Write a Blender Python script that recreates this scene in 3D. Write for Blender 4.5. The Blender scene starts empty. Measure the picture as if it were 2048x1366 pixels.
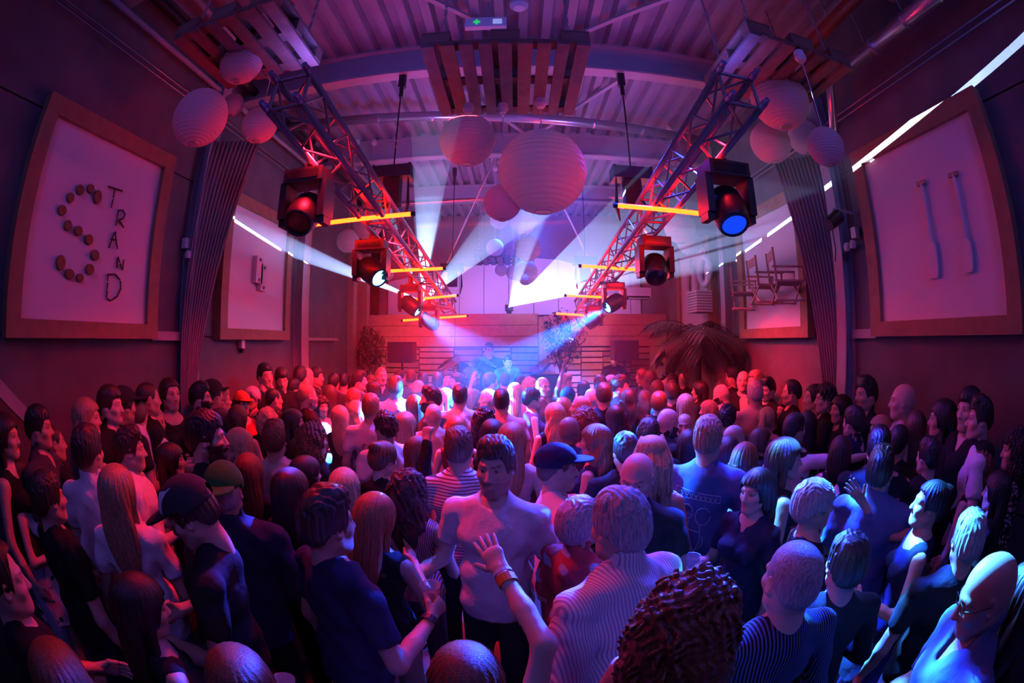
import bpy, bmesh, math, random
import numpy as np
from math import sin, cos, pi, radians
from mathutils import Vector, Matrix
random.seed(7); np.random.seed(7)
SC = bpy.context.scene
COL = SC.collection
# ------------------------------------------------------------------ camera (equisolid fisheye on a full-frame sensor)
FPX = 907.0; HC = 2.15
def _R(ax, a):
    c, s = cos(a), sin(a)
    return np.array({'x': [[1,0,0],[0,c,-s],[0,s,c]], 'y': [[c,0,s],[0,1,0],[-s,0,c]], 'z': [[c,-s,0],[s,c,0],[0,0,1]]}[ax])
CM = _R('y', -.0032) @ _R('x', -.0005) @ _R('z', -.0077)
cd = bpy.data.cameras.new('camera'); cam = bpy.data.objects.new('camera', cd); COL.objects.link(cam)
cd.type = 'PANO'; cd.sensor_fit = 'HORIZONTAL'; cd.sensor_width = 36.0
pc = cd if hasattr(cd, 'panorama_type') else cd.cycles
pc.panorama_type = 'FISHEYE_EQUISOLID'; pc.fisheye_lens = FPX/2048*36; pc.fisheye_fov = pi
cd.clip_start = .02; cd.clip_end = 100
mw = Matrix.Identity(4)
for i in range(3):
    mw[i][0], mw[i][1], mw[i][2] = CM[0][i], CM[2][i], -CM[1][i]
mw.translation = (0, 0, HC); cam.matrix_world = mw
SC.camera = cam
SC.view_settings.view_transform = 'Standard'; SC.view_settings.look = 'None'
SC.view_settings.gamma = 1; SC.view_settings.use_curve_mapping = False; SC.view_settings.exposure = 0.0
cy = SC.cycles
cy.use_denoising = True; cy.max_bounces = 4; cy.diffuse_bounces = 2; cy.glossy_bounces = 2; cy.transmission_bounces = 3
cy.volume_bounces = 0; cy.transparent_max_bounces = 28; cy.sample_clamp_indirect = 3; cy.caustics_reflective = False; cy.caustics_refractive = False
def ray(u, v):
    dx, dy = u-1024, 683-v
    th = 2*math.asin(min(.999, math.hypot(dx, dy)/(2*FPX))); ph = math.atan2(dy, dx)
    return CM.T @ np.array([sin(th)*cos(ph), cos(th), sin(th)*sin(ph)])
def P(u, v, x=None, y=None, z=None, t=None):
    d = ray(u, v)
    s = t if t is not None else x/d[0] if x is not None else y/d[1] if y is not None else (z-HC)/d[2]
    return Vector(d*s)+Vector((0, 0, HC))
# ------------------------------------------------------------------ world haze
w = bpy.data.worlds.new('world'); SC.world = w; w.use_nodes = True
wn = w.node_tree; bg = wn.nodes['Background']; bg.inputs[0].default_value = (0, 0, 0, 1); bg.inputs[1].default_value = 0
# ------------------------------------------------------------------ general stage wash: pink uplights on the stage, otherwise added fill without fixtures
def wash_spot(name, loc, target, power, col, size, radius=.25):
    l = bpy.data.lights.new(name, 'SPOT'); l.energy = power; l.color = col; l.spot_size = size; l.spot_blend = .8; l.shadow_soft_size = radius
    o = bpy.data.objects.new(name, l); COL.objects.link(o); o.location = loc; o.rotation_euler = (Vector(target)-Vector(loc)).to_track_quat('-Z', 'Y').to_euler(); return o
wash_spot('fill_violet', (-1.5, -1.2, 4.6), (-.5, 4.0, 2.2), 80, (.22, .14, 1), radians(120), .5); wash_spot('fill_violet', (1.8, -1.2, 4.6), (.5, 4.0, 2.2), 90, (.19, .12, 1), radians(120), .5)  # added violet fill from behind the camera
for x_ in (-1.36, 1.36):  # added roof fill standing in for scattered laser light
    wash_spot('fill_uplight', (x_, 2.4, 3.9), (x_*.7, 2.3, 5.2), 40, (.13, .12, 1), radians(165), .2)
    wash_spot('fill_uplight', (x_, 4.6, 3.95), (x_*.6, 5.2, 5.2), 40, (.26, .16, 1), radians(160), .2); wash_spot('fill_uplight', (x_, 7.4, 3.7), (x_*.6, 7.6, 5.2), 70, (.36, .2, 1), radians(160), .2)
wash_spot('par_pink', (-.6, 7.7, .5), (-.4, 8.9, 1.7), 300, (1, .42, .5), radians(120), .1); wash_spot('par_pink', (1.3, 7.9, .5), (1.3, 8.9, 1.5), 130, (1, .35, .45), radians(120), .1); wash_spot('par_pink', (-2.1, 8.0, .6), (-2.0, 8.9, 1.4), 80, (1, .15, .2), radians(110), .1)
wash_spot('fill_violet', (-.8, 9.2, 3.0), (-.8, 10.8, 3.9), 110, (.52, .26, 1), radians(165), .3); wash_spot('fill_violet', (1.3, 9.2, 3.0), (1.3, 10.8, 3.9), 110, (.52, .26, 1), radians(165), .3)  # added violet fill brightening the upper back wall
wash_spot('fill_blue', (.2, 7.9, 4.7), (-.2, 6.2, 1.2), 2800, (.01, .09, 1), radians(70), .15)  # added blue fill on the crowd before the stage
RD = (1, .010, .03)
wash_spot('fill_red', (-1.25, 2.5, 3.45), (-1.3, 2.6, 0), 450, RD, radians(124), .12); wash_spot('fill_red', (1.25, 2.5, 3.45), (1.9, 2.9, 0), 130, RD, radians(110), .12)  # added red crowd fill at the trusses, no fixtures there
wash_spot('fill_red', (-1.25, 4.35, 3.3), (-1.3, 5.0, 0), 1700, RD, radians(120), .12); wash_spot('fill_red', (1.25, 4.35, 3.3), (2.4, 4.6, .2), 1300, RD, radians(96), .12)
wash_spot('fill_red', (-1.25, 6.3, 3.1), (-1.5, 6.2, 0), 650, RD, radians(116), .12); wash_spot('fill_red', (1.25, 6.3, 3.1), (1.8, 6.2, 0), 650, RD, radians(110), .12)
wash_spot('fill_blue', (.3, 5.0, 4.7), (.35, 3.7, 1.4), 3200, (.05, .08, 1), radians(62), .15); wash_spot('fill_blue', (1.0, 3.6, 4.2), (.95, 2.2, 1.4), 900, (.02, .05, 1), radians(70), .15)  # added blue fill for the middle and right of the crowd
wash_spot('fill_violet', (-1.25, 5.4, 3.62), (3.1, 5.0, 3.1), 150, (.30, .34, 1), radians(62), .15); wash_spot('fill_violet', (1.25, 5.4, 3.62), (-3.1, 4.9, 3.1), 110, (.42, .32, 1), radians(58), .15)  # added fill on the side panels in place of laser scatter
wash_spot('fill_red', (1.15, 2.5, 2.95), (.2, 3.3, 3.5), 30, RD, radians(46), .1); wash_spot('fill_red', (-1.15, 2.5, 2.95), (-.2, 3.4, 3.5), 30, RD, radians(46), .1); wash_spot('fill_red', (-1.3, 3.1, 2.9), (-2.2, 2.5, 3.8), 30, RD, radians(50), .1); wash_spot('fill_red', (1.3, 3.1, 2.9), (2.3, 2.8, 3.8), 16, RD, radians(50), .1)  # added red fill to tint the paper lanterns
# ------------------------------------------------------------------ materials
def mat(name, col, rough=.6, metal=0, emit=None, es=1, noise=0, nscale=8, bump=0, bscale=40, trans=0, spec=.5):
    m = bpy.data.materials.new(name); m.use_nodes = True; nt = m.node_tree; b = nt.nodes['Principled BSDF']
    b.inputs['Base Color'].default_value = (*col, 1); b.inputs['Roughness'].default_value = rough; b.inputs['Metallic'].default_value = metal
    b.inputs['Specular IOR Level'].default_value = spec
    if emit: b.inputs['Emission Color'].default_value = (*emit, 1); b.inputs['Emission Strength'].default_value = es
    if noise:
        n = nt.nodes.new('ShaderNodeTexNoise'); n.inputs['Scale'].default_value = nscale; n.inputs['Detail'].default_value = 6
        r = nt.nodes.new('ShaderNodeMix'); r.data_type = 'RGBA'; r.blend_type = 'MULTIPLY'; r.inputs[0].default_value = noise
        r.inputs[6].default_value = (*col, 1); nt.links.new(n.outputs['Fac'], r.inputs[7]); nt.links.new(r.outputs[2], b.inputs['Base Color'])
        tc = nt.nodes.new('ShaderNodeTexCoord'); nt.links.new(tc.outputs['Object'], n.inputs['Vector'])
    if bump:
        n = nt.nodes.new('ShaderNodeTexNoise'); n.inputs['Scale'].default_value = bscale; n.inputs['Detail'].default_value = 4
        bp = nt.nodes.new('ShaderNodeBump'); bp.inputs['Strength'].default_value = bump; bp.inputs['Distance'].default_value = .02
        nt.links.new(n.outputs['Fac'], bp.inputs['Height']); nt.links.new(bp.outputs[0], b.inputs['Normal'])
    if trans: b.inputs['Transmission Weight'].default_value = trans
    return m
MAT = dict(
 concrete=mat('concrete', (.20,.195,.20), .85, noise=.6, nscale=3, bump=.3, bscale=12),
 steel=mat('painted_steel', (.45,.45,.47), .5, noise=.25, nscale=5),
 deck=mat('roof_deck', (.33,.32,.36), .45, noise=.3, nscale=4),
 canvas=mat('canvas', (.82,.80,.80), .9, bump=.1, bscale=200),
 timber=mat('timber', (.42,.24,.13), .7, noise=.5, nscale=10, bump=.15),
 floor=mat('floor', (.06,.06,.06), .5),
 alu=mat('aluminium', (.42,.40,.40), .35, .6),
 black=mat('black_plastic', (.02,.02,.022), .4),
 white=mat('white_paint', (.75,.73,.74), .7),
)
def mesh_obj(name, v, f, m, parent=None, smooth=False):
    me = bpy.data.meshes.new(name); me.from_pydata([tuple(q) for q in v], [], f); me.update()
    if smooth: me.polygons.foreach_set('use_smooth', [True]*len(me.polygons))
    me.materials.append(m); o = bpy.data.objects.new(name, me); COL.objects.link(o)
    if parent: o.parent = parent
    return o
def box(x0,x1,y0,y1,z0,z1):
    v=[(x,y,z) for x in (x0,x1) for y in (y0,y1) for z in (z0,z1)]
    return v,[(0,1,3,2),(4,6,7,5),(0,4,5,1),(2,3,7,6),(0,2,6,4),(1,5,7,3)]

def emat(name, col, es):
    m = mat(name, col, .4, emit=col, es=es); return m
MAT.update(darkwood=mat('gap_shade', (.05,.03,.025), .9), maroonwall=mat('maroon_cladding', (.30,.14,.17), .7, noise=.3, nscale=3), palewood=mat('pale_wood', (.60,.45,.32), .65, noise=.45, nscale=12, bump=.1), slice=mat('wood_slice', (.34,.16,.06), .7, noise=.5, nscale=20),
 twig=mat('twig', (.08,.045,.03), .8), beigecloth=mat('beige_canvas', (.48,.38,.30), .9), wicker=mat('wicker', (.55,.48,.44), .8, noise=.6, nscale=60, bump=.6, bscale=80), curtain=mat('curtain_cloth', (.40,.29,.27), .75, bump=.15, bscale=90),
 duct=mat('galvanised', (.62,.62,.65), .28, .8), redpipe=mat('red_pipe', (.30,.03,.02), .4), orange=mat('orange_band', (.75,.22,.03), .5), green=emat('green_led', (.01,.6,.1), 1.0), softwhite=emat('soft_white', (.45,.55,.9), .5),
 glass=mat('bulb_glass', (.7,.7,.72), .1), wood_a=mat('pallet_wood_a', (.34,.17,.12), .8, noise=.6, nscale=9, bump=.3), wood_b=mat('pallet_wood_b', (.26,.13,.09), .8, noise=.6, nscale=9, bump=.3), wood_c=mat('pallet_wood_c', (.22,.17,.17), .8, noise=.6, nscale=9, bump=.3),
 truss=mat('truss_metal', (.30,.28,.28), .35, .5), bluecap=mat('coupler_steel', (.25,.35,.6), .3, .7), bag=mat('black_cloth', (.018,.018,.022), .9), display=mat('display', (.02,.03,.03), .2),
 lensoff=mat('dark_lens', (.03,.02,.02), .08), lenscyan=emat('cyan_lens', (.10,.5,1), 10), lensblue=emat('blue_lens', (.006,.06,1), 1.0), ledred=emat('led_red', (1,.007,.0005), 100), planter=mat('planter', (.30,.28,.28), .7), bark=mat('bark', (.10,.06,.04), .9, bump=.5),
 leaf=mat('ficus_leaf', (.05,.10,.04), .5), palmleaf=mat('palm_leaf', (.018,.055,.045), .45), grille=mat('speaker_grille', (.03,.03,.032), .6, bump=.4, bscale=300), drink=mat('drink', (.45,.25,.12), .2), inklight=mat('pale_print', (.45,.55,.75), .8), inkred=mat('red_print', (.5,.04,.05), .8))
m = MAT['paper'] = mat('lantern_paper', (.80,.74,.74), .9, bump=.05, bscale=30); nt = m.node_tree; b_ = nt.nodes['Principled BSDF']; tr = nt.nodes.new('ShaderNodeBsdfTranslucent'); tr.inputs[0].default_value = (.85,.78,.78,1); mx = nt.nodes.new('ShaderNodeMixShader'); mx.inputs[0].default_value = .45
nt.links.new(b_.outputs[0], mx.inputs[1]); nt.links.new(tr.outputs[0], mx.inputs[2]); nt.links.new(mx.outputs[0], nt.nodes['Material Output'].inputs[0])
m = MAT['cup'] = mat('clear_plastic', (.85,.82,.85), .15); nt = m.node_tree; b_ = nt.nodes['Principled BSDF']; tr = nt.nodes.new('ShaderNodeBsdfTransparent'); tr.inputs[0].default_value = (.9,.9,.92,1); mx = nt.nodes.new('ShaderNodeMixShader'); mx.inputs[0].default_value = .6
nt.links.new(b_.outputs[0], mx.inputs[1]); nt.links.new(tr.outputs[0], mx.inputs[2]); nt.links.new(mx.outputs[0], nt.nodes['Material Output'].inputs[0])
m = MAT['haze'] = bpy.data.materials.new('laser_haze'); m.use_nodes = True; nt = m.node_tree; nt.nodes.clear(); o_ = nt.nodes.new('ShaderNodeOutputMaterial'); sv = nt.nodes.new('ShaderNodeVolumeScatter'); sv.inputs['Density'].default_value = .15; sv.inputs['Anisotropy'].default_value = .2; nt.links.new(sv.outputs[0], o_.inputs['Volume'])

m = MAT['roomhaze'] = MAT['haze'].copy(); m.name = 'stage_haze'; m.node_tree.nodes['Volume Scatter'].inputs['Density'].default_value = .033

for j_, dn in ((1, .10), (2, .055), (3, .022)):
    m = MAT['haze%d' % j_] = MAT['haze'].copy(); m.node_tree.nodes['Volume Scatter'].inputs['Density'].default_value = dn

MAT['ledred'].cycles.emission_sampling = 'FRONT_BACK'

# ------------------------------------------------------------------ mesh builder
class MB:
    def __init__(s): s.v, s.f = [], []
    def add(s, v, f):
        n = len(s.v); s.v += [tuple(q) for q in v]; s.f += [tuple(i+n for i in q) for q in f]; return s
    def box(s, x0, x1, y0, y1, z0, z1, M=None):
        v, f = box(x0, x1, y0, y1, z0, z1)
        if M is not None: v = [M @ Vector(q) for q in v]
        return s.add(v, f)
    def bar(s, a, b, w, h, up=(0, 0, 1)):
        a, b = Vector(a), Vector(b); z = (b-a).normalized(); u = Vector(up); x = u.cross(z)
        if x.length < 1e-4: x = Vector((1, 0, 0)).cross(z)
        x.normalize(); y = z.cross(x); v = [p+x*sx*w/2+y*sy*h/2 for p in (a, b) for sx, sy in ((-1, -1), (1, -1), (1, 1), (-1, 1))]
        return s.add(v, [(0, 3, 2, 1), (4, 5, 6, 7), (0, 1, 5, 4), (1, 2, 6, 5), (2, 3, 7, 6), (3, 0, 4, 7)])
    def tube(s, pts, r, n=8):
        pts = [Vector(p) for p in pts]; N = len(pts); V = []; F = []; u = None
        for i, p in enumerate(pts):
            d = (pts[min(i+1, N-1)]-pts[max(i-1, 0)]).normalized(); u = d.orthogonal().normalized() if u is None else (u-d*u.dot(d)).normalized(); w_ = d.cross(u)
            rr = r[i] if isinstance(r, (list, tuple)) else r
            V += [p+(u*cos(2*pi*k/n)+w_*sin(2*pi*k/n))*rr for k in range(n)]
        for i in range(N-1): F += [(i*n+k, i*n+(k+1) % n, (i+1)*n+(k+1) % n, (i+1)*n+k) for k in range(n)]
        return s.add(V, F+[tuple(range(n))[::-1], tuple(range((N-1)*n, N*n))])
    def lathe(s, prof, n=20, c=(0, 0, 0), M=None):
        V = [Vector((r*cos(2*pi*k/n), r*sin(2*pi*k/n), z)) for r, z in prof for k in range(n)]
        V = [(M @ q if M is not None else q)+Vector(c) for q in V]
        F = [(i*n+k, i*n+(k+1) % n, (i+1)*n+(k+1) % n, (i+1)*n+k) for i in range(len(prof)-1) for k in range(n)]
        return s.add(V, F)
    def go(s, name, m, parent=None, smooth=False): return mesh_obj(name, s.v, s.f, m, parent, smooth)
def thing(name, label, cat, loc=(0, 0, 0), group=None, rz=0):
    o = bpy.data.objects.new(name, None); COL.objects.link(o); o.location = loc; o.rotation_euler = (0, 0, rz); o.empty_display_size = .2
    o['label'] = label; o['category'] = cat
    if group: o['group'] = group
    return o
def tag(o, label, cat, group=None, kind=None):
    o['label'] = label; o['category'] = cat
    if group: o['group'] = group
    if kind: o['kind'] = kind
    return o
def struct(o): o['kind'] = 'structure'; return o
def twin(o, parent, mtx=None, loc=None):
    c = o.copy(); COL.objects.link(c); c.parent = parent
    if mtx is not None: c.matrix_local = mtx
    if loc is not None: c.location = loc
    return c
XL, XR, YB, ZC, YF = -3.15, 3.115, 10.9, 5.26, 8.9
# ------------------------------------------------------------------ shell
struct(MB().box(-3.4, 3.4, -3.2, 11.2, -.2, 0).go('floor', MAT['floor']))
# corrugated roof deck, ribs running towards the stage
prof = []
x = -3.4
while x < 3.4: prof += [(x, 5.26), (x+.085, 5.26), (x+.115, 5.34), (x+.20, 5.34)]; x += .23
V = [(px, y, z) for y in (-3.2, 11.2) for px, z in prof]; n = len(prof)
V += [(-3.4, -3.2, 5.45), (3.4, -3.2, 5.45), (-3.4, 11.2, 5.45), (3.4, 11.2, 5.45)]
F = [(i, i+1, n+i+1, n+i) for i in range(n-1)]+[(2*n, 2*n+2, 2*n+3, 2*n+1)]
struct(mesh_obj('ceiling', V, F, MAT['deck']))
for y in (1.6, 3.94, 6.27, 8.6):
    b = MB(); b.box(-3.15, 3.115, y-.075, y+.075, 4.90, 4.925); b.box(-3.15, 3.115, y-.075, y+.075, 5.235, 5.26); b.box(-3.15, 3.115, y-.008, y+.008, 4.925, 5.235)
    struct(b.go('ceiling_beam', MAT['steel']))
# concrete walls built of cast panels between steel columns
for side, x0, cols, yend in (('left', XL, (-1.2, 3.40, 5.90), 6.05), ('right', XR, (-1.2, 3.28, 5.95), 8.95)):
    sg = -1 if side == 'left' else 1
    w_ = struct(MB().box(*sorted((x0+sg*.03, x0+sg*.22)), -3.2, 11.2 if side == 'right' else 8.4, 0, 5.3).go('wall_'+side, MAT['concrete']))
    ys = [-3.2]+[c for c in cols]+[yend]
    for a, b_ in zip(ys[:-1], ys[1:]):
        for z0, z1 in ((0, 1.06), (1.075, 2.20), (2.215, 3.72), (3.735, 5.26)):
            MB().box(*sorted((x0, x0+sg*.04)), a+.006, b_-.006, z0, z1).go('concrete_panel', MAT['concrete'], w_)
    for c in cols:
        b = MB(); s2 = -sg; b.box(*sorted((x0, x0+s2*.14)), c-.006, c+.006, 0, 5.26); b.box(*sorted((x0+s2*.13, x0+s2*.145)), c-.07, c+.07, 0, 5.26); b.box(*sorted((x0, x0+s2*.012)), c-.07, c+.07, 0, 5.26)
        struct(b.go('column', MAT['steel']))
    struct(MB().box(*sorted((x0, x0-sg*.06)), 2.86, cols[1]-.07, 2.17, 2.25).go('trim_'+('1' if side == 'left' else '2'), MAT['steel']))
# left rear: white plastered bay with timber edges
struct(MB().box(-3.30, -3.19, 6.05, 8.3, 0, 5.26).go('wall_alcove', MAT['white']))
struct(MB().box(-3.2, -3.06, 6.05, 6.17, 0, 4.9).go('trim_3', MAT['palewood'])); struct(MB().box(-3.19, -3.05, 8.1, 8.3, 0, 4.2).go('trim_4', MAT['palewood']))
struct(MB().box(-3.2, -2.98, 8.7, 8.9, 0, 4.1).go('trim_5', MAT['palewood']))
t = thing('coat_rail', 'slim pale wooden rail on brackets along the white wall bay', 'rail', (-3.1, 6.8, 2.2))
MB().box(-.025, .025, -.6, .62, -.022, .022).go('rail_bar', MAT['palewood'], t); 
for yy in (-.5, .5): MB().box(-.09, .0, yy-.01, yy+.01, -.05, -.02).go('bracket', MAT['steel'], t)
# rear wall, above and behind the timber front
wb = struct(MB().box(-3.4, 3.4, YB, YB+.2, 0, 5.3).go('wall_back', MAT['maroonwall']))
g = MB(); hh = [(-3.15, 3.62), (.75, 4.02), (3.1, 3.62)]
for i, xa in enumerate(np.arange(-3.15, 3.1, .6)):
    xb = min(3.1, xa+.585); top = lambda x: np.interp(x, [-3.15, -1.4, .75, 1.5, 3.1], [3.65, 3.95, 4.22, 4.02, 3.8])
    V = [(xa, YB-.04, 2.4), (xb, YB-.04, 2.4), (xb, YB-.04, top(xb)), (xa, YB-.04, top(xa))]; V += [(q[0], YB-.005, q[2]) for q in V]
    mesh_obj('wall_panel', V, [(0, 1, 2, 3), (7, 6, 5, 4), (0, 4, 5, 1), (1, 5, 6, 2), (2, 6, 7, 3), (3, 7, 4, 0)], MAT['white'], wb)
# timber front behind the stage: fascia boards, pallet slats, upright boards
tf = struct(MB().box(-3.15, 3.115, YF+.02, YB-.1, 0, 2.68).go('wall_front', MAT['darkwood']))  # backing coloured dark to give the slat gaps their shade
rs = random.Random(3)
for z0, z1 in ((2.06, 2.25), (2.26, 2.47), (2.48, 2.70)):
    for xa, xb in ((-3.1, -1.2), (-1.19, .44), (.86, 3.08)): MB().box(xa, xb, YF-.05+rs.uniform(-.006, .006), YF+.02, z0, z1).go('plank', MAT['palewood'], tf)
for i, (xa, xb) in enumerate(((-3.1, -2.62), (-2.6, -1.92), (-1.9, -1.22), (-1.2, -.66), (-.64, -.1), (-.08, .44), (.87, 1.28), (1.3, 1.72), (1.74, 2.3), (2.32, 2.7))):
    z = .42
    while z < 2.02:
        h = rs.choice((.07, .095, .095, .12)); MB().box(xa, xb, YF-.045-rs.uniform(0, .03), YF+.02, z, min(2.03, z+h)).go('plank', MAT[rs.choice(('timber', 'palewood', 'palewood'))], tf); z += h+.028
for k in range(4): MB().box(.45+k*.103, .545+k*.103, YF-.06-rs.uniform(0, .02), YF+.02, .2, 2.66+rs.uniform(-.06, .06)).go('plank', MAT['palewood'], tf)
for k in range(3): MB().box(2.71+k*.13, 2.83+k*.13, YF-.05, YF+.02, .2, 2.05).go('plank', MAT['palewood'], tf)
# stage
struct(MB().box(-1.7, 2.5, 7.25, YF, 0, .38).go('stage', MAT['black']))
# ------------------------------------------------------------------ big framed panels on the side walls
def frame(label, side, y0, y1, z0=2.303, z1=3.68, bw=.138, name='wall_frame'):
    x = XL if side < 0 else XR; s = -side; t = thing(name, label, 'framed panel', (x, (y0+y1)/2, z0-.12), 'framed panels on the side walls'); m = Matrix.Translation(-t.location)
    def pt(d, y, z): return Vector((x+s*d, y, z))-t.location
    def slab(name, c4, d0, d1, mt):
        V = [pt(d0, *c) for c in c4]+[pt(d1, *c) for c in c4]
        return mesh_obj(name, V, [(0, 1, 2, 3), (7, 6, 5, 4), (0, 4, 5, 1), (1, 5, 6, 2), (2, 6, 7, 3), (3, 7, 4, 0)], mt, t)
    slab('canvas', [(y0-.02, z0-.02), (y1+.02, z0-.02), (y1+.02, z1+.02), (y0-.02, z1+.02)], .01, .07, MAT['canvas'])
    a, b, c, d = (y0-bw, z0-.12), (y1+bw, z0-.12), (y1+bw, z1+bw), (y0-bw, z1+bw); A, B, C_, D = (y0, z0), (y1, z0), (y1, z1), (y0, z1)
    for q in ((a, b, B, A), (b, c, C_, B), (c, d, D, C_), (d, a, A, D)): slab('frame_board', q, .005, .115, MAT['timber'])
    return t
f1 = frame('large wooden frame with an S of wood slices and twig letters', -1, 1.348, 2.748)
f2 = frame('wooden frame with white panel holding two small white floats', -1, 4.03, 5.39)
f3 = frame('large wooden frame round the white panel with two oars', 1, 1.348, 2.745)
f4 = frame('wooden frame round the white panel with hanging folding chairs', 1, 4.03, 5.36)
f5 = frame('wooden frame with life rings behind the tall palm', 1, 6.56, 7.85)
# wood slices forming an S
for i, (u, v, ru, rv) in enumerate(((193,395,8,14),(179,378,7,9),(158.6,381,8,10),(139,396,7,10),(122.5,421.6,8.5,10.5),(134,452,7.5,11),(155,462.7,8,10),(176,480,8,10.5),(188,511,8,10.5),(177.6,539,8,11),(158,556,7,8.5),(137.3,549,9,10.5),(119.7,526,9,15.5))):
    c = P(u, v, x=XL+.07); e = P(u, v-rv, x=XL+.07); r_ = (e-c).length; k = P(u+ru, v, x=XL+.07); ry = (k-c).length*1.0
    b = MB(); b.lathe([(0, .03), (.9, .03), (1, .024), (1, 0)], 16, M=Matrix(((0, 0, 1), (ry, 0, 0), (0, r_, 0)))); o = b.go('wood_slice', MAT['slice'], f1); o.location = c-f1.location
def twig(pts, parent, r=.008):
    q = [P(u, v, x=XL+.085)-parent.location for u, v in pts]; b = MB()
    for a, c in zip(q[:-1], q[1:]):
        n_ = max(1, int((c-a).length/.06))
        for k in range(n_):
            p0, p1 = a.lerp(c, k/n_), a.lerp(c, (k+.92)/n_); j = Vector((0, rs.uniform(-.004, .004), rs.uniform(-.004, .004))); b.tube([p0+j, p1-j], [r, r*.8], 5)
    return b
for strokes in ((((217,373),(231,377),(246,383)), ((230,378),(222,418))), (((237,420),(231.5,453)), ((236,421),(245,420),(250,428),(247,437),(236,441)), ((238,441),(249,457))), (((218,495),(229.5,463.5)), ((230.5,463.5),(235,500)), ((222.5,478),(234.5,481))), (((233.5,537),(235.7,513)), ((235.7,513),(245,540.6)), ((245,540.6),(248,517))), (((216,548),(213.4,598)), ((216,548),(231,549),(241,561),(241.5,578),(234,593),(222,601),(213.4,598)))):
    b = MB()
    for s_ in strokes: q = twig(s_, f1); b.add(q.v, q.f)
    b.go('twig_letter', MAT['twig'], f1)
# two floats on the second left panel
for (u, v), lb in (((513, 540), 'upper'), ((522, 556), 'lower')):
    c = P(u, v, x=XL+.09); t = thing('dock_float', lb+' of two white drilled floats on the framed panel', 'float', c, 'floats on the left panel')
    MB().box(-.03, .05, -.075, .075, -.16, .16).go('body', MAT['white'], t)
    for z in (-.12, .12): MB().lathe([(0, .0), (.022, .0), (.022, -.01)], 10, M=Matrix(((0, 0, 1), (1, 0, 0), (0, 1, 0))), c=(.055, 0, z)).go('hole', MAT['black'], t)
# oars
for pts, lb in ((((1842.4,366),(1863,484),(1869,557)), 'nearer the curtain'), (((1906.5,349),(1931.5,477),(1938,545)), 'further from the curtain')):
    a, b_, c = (P(u, v, x=XR-.10) for u, v in pts); t = thing('oar', 'white wooden oar on the framed panel, '+lb, 'oar', c, 'oars on the right panel'); a -= c; b_ -= c; z0 = Vector((0, 0, 0))
    MB().tube([a, b_], .017, 8).go('shaft', MAT['canvas'], t); MB().bar(a+Vector((0, -.05, 0)), a+Vector((0, .05, 0)), .03, .03).go('grip', MAT['palewood'], t)
    bl = MB(); st_ = [(0, .02), (.15, .045), (.5, .05), (.9, .048), (1, .035)]; V = []
    for k, wd in st_: p = b_.lerp(z0, k); V += [p+Vector((sx*.012, sy*wd, 0)) for sx, sy in ((-1, -1), (-1, 1), (1, 1), (1, -1))]
    bl.add(V, [(4*i+j, 4*i+(j+1) % 4, 4*i+4+(j+1) % 4, 4*i+4+j) for i in range(4) for j in range(4)]+[(0, 3, 2, 1), (16, 17, 18, 19)]); bl.go('blade', MAT['canvas'], t)
# director's chairs hung on the second right panel
def director(u, v, lb, sc=.46, rz=0):
    c = P(u, v, x=XR-.28); t = thing('folding_chair', lb, 'chair', c, 'folding chairs hung on the right panel', rz); s = sc; wd = MAT['palewood']
    for sx in (-.5, .5):
        MB().bar((sx*s, -.42*s, -.05*s), (sx*s, -.42*s, .32*s), .02, .02).go('arm_post', wd, t); MB().bar((sx*s, .40*s, -.05*s), (sx*s, .46*s, .85*s), .022, .022).go('back_post', wd, t)
        MB().bar((sx*s, -.5*s, .33*s), (sx*s, .5*s, .33*s), .035, .018).go('armrest', wd, t); MB().bar((sx*s, -.45*s, -.05*s), (sx*s, .45*s, -.05*s), .02, .02).go('side_rail', wd, t)
        MB().bar((sx*s, -.45*s, -.58*s), (sx*s, .45*s, -.58*s), .02, .02).go('foot_rail', wd, t)
    for y in (-.36, .36):
        for k in (-1, 1): MB().bar((-.5*k*s, y*s, -.58*s), (.5*k*s, y*s, -.04*s), .022, .014, (0, 1, 0)).go('cross_leg', wd, t)
    g_ = MB()
    for i in range(6):
        f = lambda q: (-.5+q/6)*s; zz = lambda q: -.03*s-.10*s*(1-((q/3)-1)**2); g_.add([(f(i), -.38*s, zz(i)), (f(i+1), -.38*s, zz(i+1)), (f(i+1), .38*s, zz(i+1)), (f(i), .38*s, zz(i))], [(0, 1, 2, 3)])
    g_.go('seat_canvas', MAT['beigecloth'], t); MB().box(-.5*s, .5*s, .43*s, .45*s, .55*s, .82*s).go('back_canvas', MAT['beigecloth'], t)
director(1487, 585, 'pale folding canvas chair hung furthest from the curtain', .36, 1.1); director(1530, 570, 'pale folding canvas chair hung in the middle of three', .36, 1.35); director(1572, 562, 'pale folding canvas chair hung beside the curtain', .38, 1.2)
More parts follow.
